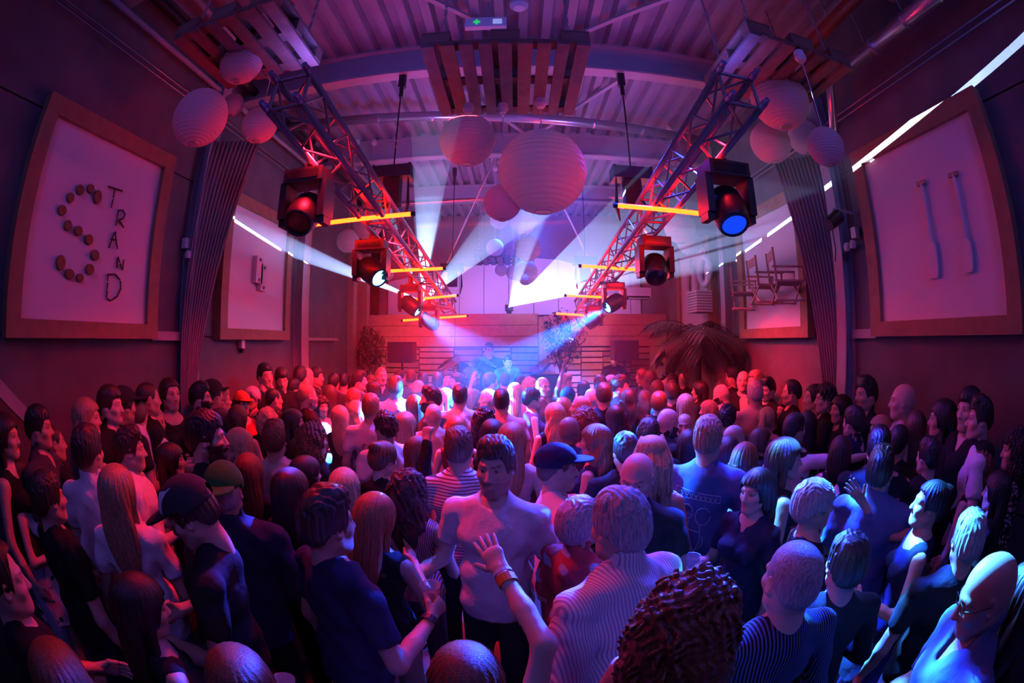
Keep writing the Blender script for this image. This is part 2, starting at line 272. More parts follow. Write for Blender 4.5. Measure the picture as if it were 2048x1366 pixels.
# life rings, basket
for u, v, r_, lb in ((1382, 567, .20, 'lower white life ring hung by cord behind palm'), (1409, 541, .20, 'upper white life ring hung by cord behind palm')):
    c = P(u, v, x=XR-.13); t = thing('life_ring', lb, 'life ring', c, 'life rings on the right panel'); T = []
    b = MB(); n1, n2 = 24, 10
    V = [((.055*sin(b_)), (r_+.055*cos(b_))*cos(a), (r_*1.1+.055*cos(b_))*sin(a)) for a in np.linspace(0, 2*pi, n1+1)[:-1] for b_ in np.linspace(0, 2*pi, n2+1)[:-1]]
    b.add(V, [(i*n2+j, i*n2+(j+1) % n2, ((i+1) % n1)*n2+(j+1) % n2, ((i+1) % n1)*n2+j) for i in range(n1) for j in range(n2)]).go('ring', MAT['canvas'], t, True)
    MB().tube([(0, -.12, r_), (0.02, 0, r_+.22), (0, .12, r_)], .008, 5).go('cord', MAT['beigecloth'], t); MB().tube([(.06, -.18, -r_*.8), (.07, 0, -r_-.12), (.06, .15, -r_*.9)], .008, 5).go('cord', MAT['beigecloth'], t)
c = P(1399, 604, x=XR-.24); t = thing('wicker_basket', 'square white wicker basket hung below the life rings', 'basket', c)
MB().box(-.13, .13, -.2, .2, -.17, .15).go('body', MAT['wicker'], t)
for z in np.linspace(-.15, .15, 8): MB().box(-.138, .138, -.208, .208, z-.012, z+.012).go('band', MAT['canvas'], t)
# ------------------------------------------------------------------ curtains gathered beside the columns
def curtain(name, label, top, bot, n=26):
    """top and bottom are lists of points; pleats run between them"""
    t = [Vector(p) for p in top]; b_ = [Vector(p) for p in bot]; V = []; rows = 14; cols = n*4
    at = lambda L, s: L[0].lerp(L[1], s)
    for r_ in range(rows+1):
        k = r_/rows
        for c in range(cols+1):
            s = c/cols; p = at(t, s).lerp(at(b_, s), k); dpl = .035*(1-.45*k)*sin(s*2*pi*n+.12*sin(4*k+s*9))*(1 if c % 2 else .8); q = (at(t, 1)-at(t, 0)).normalized(); nn = Vector((q.y, -q.x, 0)); p = p+nn*dpl+Vector((0, 0, 0)); p.x += .10*sin(pi*k)*(-1 if p.x > 0 else 1)*-.4; V.append(p)
    F = [(r_*(cols+1)+c, r_*(cols+1)+c+1, (r_+1)*(cols+1)+c+1, (r_+1)*(cols+1)+c) for r_ in range(rows) for c in range(cols)]
    o = mesh_obj(name, V, F, MAT['curtain'], None, True); m = o.modifiers.new('thick', 'SOLIDIFY'); m.thickness = .006; return tag(o, label, 'curtain', 'stage curtains by the columns')
def hang(q0, x0, q1, x1):
    a, b_ = P(*q0, x=x0), P(*q1, x=x1); return a, a+(b_-a)*((a.z-.05)/(a.z-b_.z))
for lb, qs in (('long taupe curtain gathered beside the left wall column', (((430, 283), -3.0, (366, 770), -3.03), ((523, 283), -2.74, (399, 770), -2.93))), ('long taupe curtain gathered beside the right wall column', (((1632, 310), 2.98, (1690, 800), 3.0), ((1546, 322), 2.72, (1642, 800), 2.9)))):
    (a, c), (b_, d) = hang(*qs[0]), hang(*qs[1]); curtain('curtain', lb, [a, b_], [c, d], 11)
# ------------------------------------------------------------------ ducts, pipes, cables under the roof
def run(name, label, cat, pts, r, m, n=10, group=None):
    c = Vector(pts[0]); t = thing(name, label, cat, c, group); q = [Vector(p)-c for p in pts]; MB().tube(q, r, n).go('pipe', m, t, True); return t, q
t, q = run('air_duct', 'round metal air duct slung across under the roof', 'duct', [(-3.1, 4.86, 5.0), (3.08, 5.58, 5.0)], .065, MAT['duct'], 16)
for k in range(1, 9): 
    p = q[0].lerp(q[1], k/9); MB().tube([p, p+(q[1]-q[0]).normalized()*.02], .07, 16).go('seam', MAT['duct'], t)
t, q = run('air_duct', 'shiny spiral duct along the right wall under the roof', 'duct', [(2.86, 2.45, 4.48), (2.86, -.4, 4.48)], .07, MAT['duct'], 16)
for k in range(1, 6): p = q[0].lerp(q[1], k/6); MB().tube([p, p+Vector((0, .03, 0))], .076, 16).go('seam', MAT['duct'], t)
run('down_pipe', 'short shiny pipe hanging beside the right pallet', 'pipe', [(2.86, 2.46, 4.50), (2.83, 2.72, 4.45), (2.86, 2.9, 4.0)], .045, MAT['duct'], 12)
for k in (.3, .8, 2.2): MB().tube([Vector((0, -k*1.2, .07)), Vector((0, -k*1.2, .80))], .006, 5).go('hanger', MAT['steel'], t)
t, q = run('sprinkler_pipe', 'red fire pipe with orange clamps on the right', 'pipe', [(2.6, 2.6, 4.75), (2.6, -.4, 4.75)], .06, MAT['redpipe'], 12)
for k in (.4, 1.6, 2.7): MB().tube([Vector((0, -k, .05)), Vector((0, -k, .55))], .006, 5).go('hanger', MAT['steel'], t)
for yy in (.6, 1.6): MB().tube([Vector((2.6, yy, 4.75))-t.location, Vector((2.6, yy+.06, 4.75))-t.location], .068, 12).go('clamp', MAT['orange'], t)
for dz, lb in ((0, 'upper'), (.06, 'lower')):
    run('cable_tube', lb+' of two thin steel tubes along the right wall', 'pipe', [(3.05, -1, 4.27-dz), (3.05, 8.8, 4.27-dz)], .010, MAT['alu'], 6, 'wall tubes')
    run('cable_tube', lb+' of two thin steel tubes along the left wall', 'pipe', [(-3.08, -1, 4.52-dz), (-3.08, 6.0, 4.52-dz)], .010, MAT['alu'], 6, 'wall tubes')
for i, (x_, z_, r_) in enumerate(((-3.0, 5.05, .05), (-3.06, 4.78, .03), (-2.72, 5.1, .035))):
    run('conduit', ('thick dark pipe high along the left wall', 'thin dark pipe lower along the left wall', 'dark pipe under the deck nearest the left pallet')[i], 'pipe', [(x_, -2, z_), (x_, 8.5, z_)], r_, MAT['steel'] if i else MAT['black'], 8, 'left wall pipes')
for i, (a, b_) in enumerate((((-1.9, 1.9, 5.2), (.1, 3.9, 5.2)), ((2.6, 1.7, 5.2), (.4, 3.9, 5.2)), ((-1.1, 4.0, 5.2), (.2, 6.2, 5.2)), ((1.5, 4.0, 5.2), (.3, 6.2, 5.2)))):
    t = thing('roof_brace', ('left', 'right', 'left rear', 'right rear')[i]+' diagonal steel brace under the deck by the middle pallet', 'brace', a, 'roof braces'); MB().bar((0, 0, 0), Vector(b_)-Vector(a), .05, .03).go('bar', MAT['steel'], t)
for i, (a, b_) in enumerate((((-.28, 6.9, 5.2), (-1.55, 8.9, 3.3)), ((.35, 6.9, 5.2), (1.75, 8.9, 3.2)))):
    t = thing('guy_rod', ('left', 'right')[i]+' thin steel rod slanting down from the rear roof', 'rod', a, 'rear rods'); MB().tube([(0, 0, 0), Vector(b_)-Vector(a)], .018, 6).go('rod', MAT['alu'], t)
# exit sign, smoke detector
c = P(975, 47, z=5.0); t = thing('exit_sign', 'small emergency sign with green cross under the roof', 'sign', c)
MB().box(-.20, .17, -.03, .03, -.06, .06).go('housing', MAT['white'], t); b = MB(); b.box(-.125, -.065, -.036, -.03, -.008, .008); b.box(-.103, -.087, -.037, -.03, -.03, .03); b.go('green_cross', MAT['green'], t); MB().box(.05, .13, -.036, -.03, -.03, .03).go('lamp', MAT['softwhite'], t); MB().tube([(0, 0, .06), (0, 0, .3)], .01, 6).go('stem', MAT['steel'], t)
c = P(1038, 8, z=5.24); t = thing('smoke_detector', 'round white smoke detector under the roof deck', 'detector', c); MB().lathe([(0, -.07), (.05, -.07), (.085, -.03), (.085, .02)], 18).go('body', MAT['white'], t)
# wall devices
def device(u, v, x, lb, kind):
    c = P(u, v, x=x); s = 1 if x < 0 else -1; t = thing('emergency_lamp' if kind else 'wall_socket', lb, 'lamp' if kind else 'socket', c)
    MB().box(-.03, .03, -.035, .035, -.05, .05).go('box', MAT['white'], t)
    if kind:
        MB().lathe([(0, .05), (.028, .045), (.036, .01), (.03, -.03)], 12, c=(s*.05, 0, -.12)).go('bulb', MAT['glass'], t); MB().lathe([(0, .05), (.028, .045), (.036, .01), (.03, -.03)], 12, c=(s*.05, .09, -.13)).go('bulb', MAT['glass'], t); MB().tube([(0, 0, .05), (0, 0, 1.2)], .006, 5).go('cable', MAT['black'], t)
    else: MB().box(-.02, .03, -.02, .02, -.10, -.05).go('plug', MAT['black'], t)
device(372, 487, XL+.05, 'small white twin-bulb lamp box on left wall by curtain', 1); device(1710, 466, XR-.05, 'small white twin-bulb lamp box on right wall by column', 1); device(483, 688, XL+.04, 'white socket below the second left framed panel', 0)
c = P(1668, 440, x=XR-.35); t = thing('spot_fixture', 'black spotlight on bracket beside the right curtain', 'spotlight', c)
MB().bar((0, 0, .1), (.34, 0, .1), .02, .02).go('bracket', MAT['steel'], t); MB().lathe([(0, -.1), (.06, -.1), (.07, .08), (.05, .1)], 14, M=Matrix.Rotation(1.0, 3, 'Y')).go('can', MAT['black'], t); MB().tube([(0, .05, -.05), (.03, .06, -.25), (.0, .05, -.36)], .006, 5).go('cable', MAT['black'], t)
c = P(1270, 587, y=10.2); t = thing('air_conditioner', 'pale wall air conditioner above the timber front', 'air conditioner', c)
MB().box(-.36, .36, -.12, .15, -.13, .13).go('body', MAT['white'], t); MB().box(-.33, .33, -.125, -.12, -.11, -.07).go('louvre', MAT['black'], t)
# handrail at the left edge
t = thing('stair_rail', 'dark sloping stair handrail against the left wall', 'handrail', P(20, 795, x=-3.02)); a, b_ = P(-12, 764, x=-3.0)-t.location, P(58, 838, x=-3.0)-t.location
MB().bar(a, b_, .05, .09).go('rail', MAT['steel'], t); MB().bar(a.lerp(b_, .35)+Vector((-.1, 0, 0)), a.lerp(b_, .35), .02, .02).go('bracket', MAT['alu'], t)
# ------------------------------------------------------------------ pallets hung from the roof
def pallet(label, c, w_, d_, rz, chains):
    t = thing('hanging_pallet', label, 'pallet', c, 'wooden pallets hung from the roof', rz); R_ = random.Random(int(abs(c[0]*100))+5)
    ns = max(6, int(w_/.128))
    for i in range(ns):
        x0 = -w_/2+(w_-.095)*i/(ns-1); o = MB().box(x0, x0+.095+R_.uniform(-.012, .01), -d_/2, d_/2, -.011, .011).go('slat', MAT[R_.choice(('wood_a', 'wood_b', 'wood_c'))], t)
    for y in (-d_/2+.05, 0, d_/2-.05): MB().box(-w_/2, w_/2, y-.05, y+.05, .012, .034).go('cross_board', MAT['wood_b'], t)
    for xx in (-w_/2+.1, 0, w_/2-.1):
        for y in (-d_/2+.05, 0, d_/2-.05): MB().box(xx-.1, xx+.1, y-.05, y+.05, .035, .11).go('block', MAT['wood_a'], t)
        MB().box(xx-.1, xx+.1, -d_/2, d_/2, .111, .133).go('skid', MAT['wood_b'], t)
    for xx, y in chains:
        b = MB(); z = .13
        while z < ZC-c[2]-.02:
            k = int(round((z-.13)/.05)); a_ = Matrix.Rotation(pi/2*(k % 2), 4, 'Z')
            b.add([a_ @ Vector(p)+Vector((xx, y, z)) for p in ((-.012, -.003, 0), (.012, -.003, 0), (.012, .003, 0), (-.012, .003, 0), (-.012, -.003, .06), (.012, -.003, .06), (.012, .003, .06), (-.012, .003, .06))], [(0, 1, 5, 4), (2, 3, 7, 6), (1, 2, 6, 5), (3, 0, 4, 7)]); z += .05
        o = b.go('chain', MAT['alu'], t); o['kind'] = 'stuff'
    return t
CH = ((-.45, -.4), (.45, -.4), (-.45, .4), (.45, .4))
pallet('wooden pallet hung over the middle with two big lanterns', (-.06, 3.06, 4.16), 1.16, 1.08, 0, CH); pallet('wooden pallet hung near left wall above pink lanterns', (-1.83, 2.13, 4.16), .86, .82, 0, ((-.32, -.3), (.32, -.3), (-.32, .3), (.32, .3)))
pallet('wooden pallet hung near right wall with a blue light streak', (2.02, 2.5, 4.16), .96, .86, 0, ((-.36, -.3), (.36, -.3), (-.36, .3), (.36, .3)))
pallet('small far wooden pallet above the white lanterns', P(1000, 522, y=8.3), .9, .8, 0, ((-.36, -.3), (.36, -.3), (-.36, .3), (.36, .3)))
# ------------------------------------------------------------------ paper lanterns
def lantern(u, v, px, D, label, ztop, m='paper'):
    c = P(u, v, t=D/(px/FPX)); t = thing('paper_lantern', label, 'lantern', c, 'round paper lanterns'); R = D/2; n = 28; ribs = 20; prof = []
    for i in range(ribs*2+1):
        a = -pi/2+.20+(pi-.36)*i/(ribs*2); rr = R*(1 if i % 2 == 0 else .978); prof.append((rr*cos(a), rr*sin(a)*1.0))
    MB().lathe(prof, n).go('shade', MAT[m], t, False)
    for a in (-pi/2+.20, pi/2-.16): MB().tube([(R*cos(a)*cos(k), R*cos(a)*sin(k), R*sin(a)) for k in np.linspace(0, 2*pi, 17)], .004, 5).go('wire_ring', MAT['alu'], t)
    if ztop-c.z > R+.03:
        MB().tube([(0, 0, R*.3), (0, 0, ztop-c.z)], .004, 5).go('cord', MAT['white'], t)
        if ztop-c.z > R+.12: MB().lathe([(0, .0), (.04, 0), (.048, -.06), (.03, -.09), (0, -.09)], 12, c=(0, 0, ztop-c.z)).go('ceiling_cup', MAT['white'], t)
for a in ((400,235,115,.47,'big pink-lit paper lantern lowest under the left pallet',4.15),(483,125,88,.35,'violet crumpled paper lantern highest under the left pallet',4.15),(466,210,46,.20,'smallest paper lantern tucked behind left pallet pair',4.149),(519,250,74,.32,'paper lantern hung beside the left truss end',5.27),
 (935,280,110,.46,'paper lantern with open foot left under middle pallet',4.15),(1085,343,175,.69,'biggest paper lantern of all, under the middle pallet',4.15),(1005,405,76,.30,'red-rimmed paper lantern behind the biggest lantern',4.15),
 (998,440,36,.3,'bluish lantern half hidden below red-rimmed lantern',5.27),(1046,445,50,.4,'pale turquoise lantern just under the biggest lantern',5.27),(990,495,35,.3,'small violet lantern with hook under far pallet, left',5.27),(1055,497,52,.4,'lavender lantern right in the far lantern column',5.27),
 (1002,540,25,.25,'tiny lavender lantern hanging furthest down at centre left',5.27),(1027,545,30,.3,'pale lantern half behind the glaring white lantern',5.27),(1051,545,50,.4,'glaring white lantern in the laser path, lowest',5.27),
 (1560,200,120,.53,'big violet paper lantern overlapping the right truss end',4.15),(1541,285,84,.40,'pink crumpled lantern below the big right lantern',5.27),(1610,275,70,.38,'white lantern squeezed between the right lanterns',5.27),(1652,293,78,.27,'pinkish lantern nearest the right wall',4.15),
 (1360,455,65,.45,'pale mint lantern behind right truss, larger',5.27),(1379,484,52,.38,'pale mint lantern behind right truss, smaller and lower',5.27),(696,482,47,.35,'rosy far lantern lower behind the left truss',5.27),(735,450,60,.45,'pinkish far lantern behind left truss, higher',5.27),(775,548,26,.3,'faint pink lantern deep behind the left truss',5.27)): lantern(*a)
# ------------------------------------------------------------------ lighting trusses
def truss(side, label):
    s = side; c0 = Vector((s*1.224, 1.926, 3.5135)); t = thing('lighting_truss', label, 'truss', c0, 'lighting trusses'); L = 6.5; d = Vector((0, cos(.11), -sin(.11))); u = Vector((0, sin(.11), cos(.11))); x = Vector((1, 0, 0)); h = .108
    cor = [(-h, -h), (h, -h), (h, h), (-h, h)]; q = [x*a+u*b_ for a, b_ in cor]
    ch = MB().tube([(0, 0, 0), d*L], .0225, 10).go('chord', MAT['truss'], t, True); ch.location = q[0]
    for p in q[1:]: twin(ch, t, loc=p)
    cp = MB().tube([d*-.06, d*-.02], .022, 10).tube([d*-.10, d*-.055], .017, 10).go('coupler', MAT['bluecap'], t); cp.location = q[0]
    for p in q[1:]: twin(cp, t, loc=p)
    n = 14; st = L/n; protos = {}
    for f in range(4):
        a, b_ = q[f], q[(f+1) % 4]; e = MB().tube([a, b_], .012, 6).go('end_strut', MAT['truss'], t)
        for k in (0, n//3, 2*n//3, n-1): 
            if k: twin(e, t, loc=d*st*(k+.0))
        za = MB().tube([a, b_+d*st*.5], .009, 6).go('brace', MAT['truss'], t); zb = MB().tube([b_+d*st*.5, a+d*st], .009, 6).go('brace', MAT['truss'], t)
        for k in range(1, n): twin(za, t, loc=d*st*k); twin(zb, t, loc=d*st*k)
    return t, c0, d, u
TR = {s: truss(s, lb) for s, lb in ((-1, 'long box truss on the left with moving lights'), (1, 'long box truss on the right with moving lights'))}
def on_truss(s, y):
    t, c0, d, u = TR[s]; return c0+d*((y-c0.y)/d.y)
# chain hoists
def hoist(u, v, s, y, lb, sc=1):
    c = P(u, v, y=y); t = thing('chain_hoist', lb, 'hoist', c, 'chain hoists holding the trusses')
    MB().box(-.17, .17, -.09, .09, -.06, .06).go('motor_body', MAT['black'], t); MB().box(-.19, -.165, -.1, .1, -.065, .065).go('end_cap', MAT['black'], t); MB().box(.165, .19, -.1, .1, -.065, .065).go('end_cap', MAT['black'], t)
    g = MB(); g.box(-.08, .08, -.06, .06, -.33, -.065); g.go('chain_bag', MAT['bag'], t); MB().tube([(0, 0, .06), (0, 0, (4.85 if y < 5 else 5.2)-c.z)], .008, 5).go('lift_chain', MAT['black'], t)
    MB().box(-.035, .035, -.03, .03, (4.74 if y < 5 else 5.1)-c.z, (4.93 if y < 5 else 5.27)-c.z).go('beam_clamp', MAT['black'], t); MB().tube([(0, 0, (4.62 if y < 5 else 4.95)-c.z), (0, 0, (4.75 if y < 5 else 5.1)-c.z)], .022, 8).go('hook_block', MAT['black'], t)
    p = on_truss(s, y)-c; MB().bar((0, 0, -.1), p+Vector((0, 0, .1)), .05, .012).go('sling', MAT['bag'], t); MB().tube([(.15*-s, 0, -.06), (.16*-s, .0, -.32), (.13*-s, .02, -.46)], [.007, .02, .007], 6).go('remote_cable', MAT['black'], t)
hoist(787, 347, -1, 3.94, 'black chain hoist hung above left truss, nearer one'); hoist(1262, 350, 1, 3.94, 'black chain hoist hung above right truss, nearer one'); hoist(905, 535, -1, 7.6, 'grey chain hoist hung above left truss, far one'); hoist(1170, 522, 1, 7.2, 'black chain hoist hung above right truss, far one')
# moving heads and LED battens
def moving_head(u, v, s, label, aim, lensmat, sc=1.0):
    x = s*1.35; c = P(u, v, x=x); t = thing('moving_light', label, 'stage light', c, 'moving lights on the trusses'); sc *= .9; t.scale = (sc,)*3
    MB().box(-.15, .15, -.11, .11, .10, .20).go('base', MAT['black'], t); MB().box(-.12, .12, -.115, -.11, .12, .18).go('display', MAT['display'], t)
    tp = on_truss(s, c.y)
    k = (tp.z-.11-c.z)/sc; b = MB(); b.box(-.03, .03, -.03, .03, .2, max(.22, k)); b.box(-.08, .08, -.02, .02, .2, .225); b.go('clamp', MAT['black'], t)
    for q in (-1, 1): MB().box(q*.155-.026, q*.155+.026, -.085, .085, -.15, .11).box(q*.155-.024, q*.155+.024, -.06, .06, -.20, -.15).go('yoke_arm', MAT['black'], t)
    d = (Vector(aim)-c).normalized(); z = -d; xx = Vector((1, 0, 0)); yv = z.cross(xx).normalized(); xx = yv.cross(z); R = Matrix((xx, yv, z)).transposed()
    hd = MB().lathe([(0, .15), (.08, .15), (.115, .10), (.125, 0), (.12, -.10), (.105, -.16), (.088, -.18), (.086, -.15)], 20, M=R, c=(0, 0, -.10)).go('lamp_head', MAT['black'], t, True)
    MB().lathe([(0, -.160), (.084, -.157)], 20, M=R, c=(0, 0, -.10)).go('lens', MAT[lensmat], t)
    return c+Vector((0, 0, -.10))*sc+d*.19*sc, d

# ------------------------------------------------------------------ lamps
def spot(name, loc, target, power, col, size, blend=.15, scale=None, up=None, radius=.03, gobo=None):
    l = bpy.data.lights.new(name, 'SPOT'); l.energy = power; l.color = col; l.spot_size = size; l.spot_blend = blend; l.shadow_soft_size = radius
    o = bpy.data.objects.new(name, l); COL.objects.link(o); z = (Vector(loc)-Vector(target)).normalized(); upv = Vector(up) if up is not None else Vector((0, 0, 1))
    y = (upv-z*upv.dot(z)).normalized(); x = y.cross(z); m = Matrix((x, y, z)).transposed().to_4x4(); m.translation = loc
    if scale: m = m @ Matrix.Diagonal((*scale, 1))
    o.matrix_world = m
    if gobo:   # a break-up gobo wheel: the pattern rides on the beam direction
        l.use_nodes = True; nt = l.node_tree; em = nt.nodes['Emission']; tc = nt.nodes.new('ShaderNodeTexCoord'); n = nt.nodes.new('ShaderNodeTexVoronoi'); n.inputs['Scale'].default_value = gobo; r = nt.nodes.new('ShaderNodeMapRange')
        r.inputs['From Min'].default_value = .42; r.inputs['From Max'].default_value = .34; r.inputs['To Max'].default_value = 1.0; r.inputs['To Min'].default_value = .02
        nt.links.new(tc.outputs['Normal'], n.inputs['Vector']); nt.links.new(n.outputs['Distance'], r.inputs['Value']); nt.links.new(r.outputs[0], em.inputs['Strength'])
    return o
CY, BL = (.006, .15, 1), (.008, .05, 1)
heads = {}
for key, u, v, s, aim, lens, lb, sc in (('L1', 613, 398, -1, (-1.2, .9, 1.6), 'lensoff', 'unlit moving light nearest us on the left truss', 1.05), ('L2', 743, 522, -1, P(860, 620, y=3.6), 'lenscyan', 'second moving light on left truss with cyan beam', 1.05), ('L3', 821, 597, -1, P(1000, 735, y=5.4), 'lenscyan', 'third moving light on left truss bathed in cyan', .95), ('L4', 858, 633, -1, (.5, 8.4, 1.2), 'lensblue', 'fourth and farthest moving light on left truss', .95),
        ('R1', 1452, 388, 1, (1.2, 1.35, 1.4), 'lensblue', 'moving light with blue lens nearest us on right truss', 1.1), ('R2', 1309, 516, 1, (.9, 2.4, 1.2), 'lensoff', 'second moving light on right truss, glowing red', 1.1), ('R3', 1228, 592, 1, P(1040, 715, y=5.4), 'lenscyan', 'third moving light on right truss with cyan beam', 1.0), ('R4', 1187, 632, 1, (-.8, 8.0, 1.0), 'lensblue', 'fourth and farthest moving light on right truss', .95)):
    heads[key] = moving_head(u, v, s, lb, aim, lens, sc)
# ten-millimetre LED battens under the trusses
for i, (a, b_, y, lb) in enumerate((((608, 452), (822, 428), 3.6, 'red LED batten on left truss, nearest us'), ((765, 543), (886, 537), 5.27, 'red LED batten on left truss, second'), ((800, 602), (913, 591), 6.75, 'red LED batten on left truss, third'), ((806, 641), (933, 632), 7.9, 'red LED batten on left truss, farthest'),
        ((1235, 411), (1430, 431), 3.38, 'red LED batten on right truss, nearest us'), ((1163, 532), (1300, 542), 5.3, 'red LED batten on right truss, second'), ((1133, 591), (1252, 597), 6.75, 'red LED batten on right truss, third'), ((1112, 627), (1205, 633), 7.9, 'red LED batten on right truss, farthest'))):
    A, B = P(*a, y=y), P(*b_, y=y); c = (A+B)/2; t = thing('led_batten', lb, 'light tube', c, 'red LED battens under the trusses')
    MB().tube([A-c, B-c], .019, 10).go('tube', MAT['ledred'], t, True)
    d = (B-A).normalized(); MB().tube([A-c-d*.035, A-c], .022, 8).go('end_cap', MAT['black'], t); MB().tube([B-c, B-c+d*.035], .022, 8).go('end_cap', MAT['black'], t)
    s = -1 if a[0] < 1024 else 1; q = on_truss(s, y)-c
    for k in (-.12, .12): MB().bar((q.x+k, 0, .0), (q.x+k, 0, q.z-.13), .02, .02).go('clamp', MAT['truss'], t)
spot('head_beam', heads['L2'][0], P(860, 620, y=3.6), 7000, CY, radians(9), .3); spot('head_beam', heads['L3'][0], P(990, 735, y=5.4), 34000, CY, radians(34), .25, gobo=22); spot('head_beam', heads['L3'][0], P(1000, 700, y=5.4), 16000, CY, radians(8), .4)
spot('head_beam', heads['L4'][0], (.5, 8.4, 1.2), 3000, BL, radians(30), .4); spot('head_beam', heads['R3'][0], P(1040, 715, y=5.4), 40000, CY, radians(17), .35); spot('head_beam', heads['R4'][0], (-.8, 8.0, 1.0), 4000, BL, radians(26), .3)
spot('head_beam', heads['R1'][0], (1.25, 1.3, 1.4), 7500, BL, radians(62), .3, gobo=9); spot('head_beam', heads['R1'][0], (1.3, 1.25, 1.4), 7000, (.03, .3, 1), radians(48), .3, gobo=11)
spot('head_beam', heads['R2'][0], (.62, 2.0, 1.5), 9000, BL, radians(36), .3, gobo=8); spot('head_beam', heads['L4'][0], (-.5, 4.4, 1.5), 9000, (.012, .16, 1), radians(40), .4, gobo=10); spot('head_beam', heads['L2'][0], (-1.25, 1.5, 1.6), 4000, BL, radians(14), .2, gobo=12)  # added beams for blue crowd patches; R2's lens is unlit, the others aim elsewhere
# ------------------------------------------------------------------ lasers on the ledge of the timber front: fans of light in the haze
def fan(src, k, a1, a2, power, L=9.0, w=.0035, label=''):
    dr = lambda a: Vector((sin(a), -cos(a), k*cos(a))).normalized(); up = Vector((0, k, 1)).normalized(); n = 14; V = []; F = []; mi = []
    for j, (ya, yb) in enumerate(((8.96, 4.7), (4.698, 4.0), (3.998, 3.4), (3.398, 2.7))):     # the haze thins out towards the front of the hall
        o_ = len(V); ok = False
        for i in range(n+1):
            a = a1+(a2-a1)*i/n; d = dr(a); lim = (((XR-.02 if d.x > 0 else XL+.02)-src.x)/d.x) if abs(d.x) > 1e-3 else 99
            ra, rb = max(.03, (src.y-ya)/-d.y), (src.y-yb)/-d.y; ra, rb = min(ra, lim-.002), min(rb, lim); ok = ok or rb-ra > .01
            for r_ in (ra, max(rb, ra+.001)):
                for s in (-1, 1): V.append(src+d*r_+up*s*r_*w)
        f = []
        for i in range(n): b = o_+i*4; c = b+4; f += [(b+1, b+3, c+3, c+1), (b, c, c+2, b+2), (b+2, c+2, c+3, b+3), (b, b+1, c+1, c)]
        f += [(o_, o_+2, o_+3, o_+1), (o_+4*n, o_+4*n+1, o_+4*n+3, o_+4*n+2)]
        if ok: F += f; mi += [j]*len(f)
        else: V = V[:o_]
    o = mesh_obj('laser_haze', V, F, MAT['haze']); tag(o, label, 'haze', None, 'stuff')
    for j in (1, 2, 3): o.data.materials.append(MAT['haze%d' % j])
    o.data.polygons.foreach_set('material_index', mi)
    am, hw = (a1+a2)/2, (a2-a1)/2; H = min(hw*1.04+.004, radians(80)); spot('laser_fan', src, src+dr(am), power, (.36, .5, 1), 2*H, 0, (1, math.tan(w*1.05)/math.tan(H), 1), up, 0)
def az(src, k, u, v):
    d = Vector(ray(u, v)); n = Vector((0, k, 1)); o = Vector((0, 0, HC)); t = n.dot(src-o)/n.dot(d); p = o+d*t-src; return math.atan2(p.x, -p.y)
LZ = {'middle': (P(1018, 614, y=8.97), .136), 'left': (P(845, 603, y=8.97), .108), 'right': (P(1203, 588, y=8.97), .11)}
for nm, (src, k) in LZ.items():
    t = thing('laser_projector', nm+' of three small lasers on the timber ledge', 'laser', src-Vector((0, -.12, 0)), 'lasers on the ledge'); MB().box(-.08, .08, -.09, .12, -.07, .05).go('housing', MAT['black'], t); MB().lathe([(0, 0), (.022, 0)], 12, M=Matrix(((1, 0, 0), (0, 0, 1), (0, -1, 0))), c=(0, -.092, 0)).go('aperture', MAT['softwhite'], t); MB().box(-.05, .05, -.05, .08, 2.70-src.z, -.07).go('foot', MAT['black'], t)
s_, k_ = LZ['middle']; fan(s_, k_, az(s_, k_, 1033, 500), az(s_, k_, 1400, 550), 160000, label='broad pale laser sheet fanning from the middle projector')
s_, k_ = LZ['left']
for (p, q, pw, lb) in (((575, 513), (288, 323), 160000, 'laser sheet running along the left wall'), ((650, 150), (705, 150), 90000, 'narrow laser sheet crossing the left truss'), ((822, 250), (885, 400), 420000, 'upright pale laser sheet left of the lanterns'), ((971, 427), (1047, 469), 110000, 'laser sheet passing behind the hanging lanterns')):
    a1, a2 = sorted((az(s_, k_, *p), az(s_, k_, *q))) if p[0] != 575 else (radians(-20.4), radians(-11.3)); fan(s_, k_, a1, a2, pw, label=lb)

tag(MB().box(-3.12, 3.09, 4.4, 10.84, .02, 5.24).go('stage_haze', MAT['roomhaze']), 'thin stage haze filling the far half of the hall', 'haze', None, 'stuff')

q_ = P(1535, 128, z=4.15); spot('laser_fan', LZ['left'][0], q_, 60000, (.3, .45, 1), radians(5), 0, (1, .16, 1), (.35, 0, 1), 0)

for z_, y_ in ((4.96, 8.52), (5.06, 10.8)): spot('laser_fan', (-.9, 2.0, 3.75), (.1, y_, z_), 5000, (1, .03, .03), radians(44), .1, (1, .009, 1), (0, 0, 1), 0)  # added lamps drawing red lines across the rear; no projector stands there

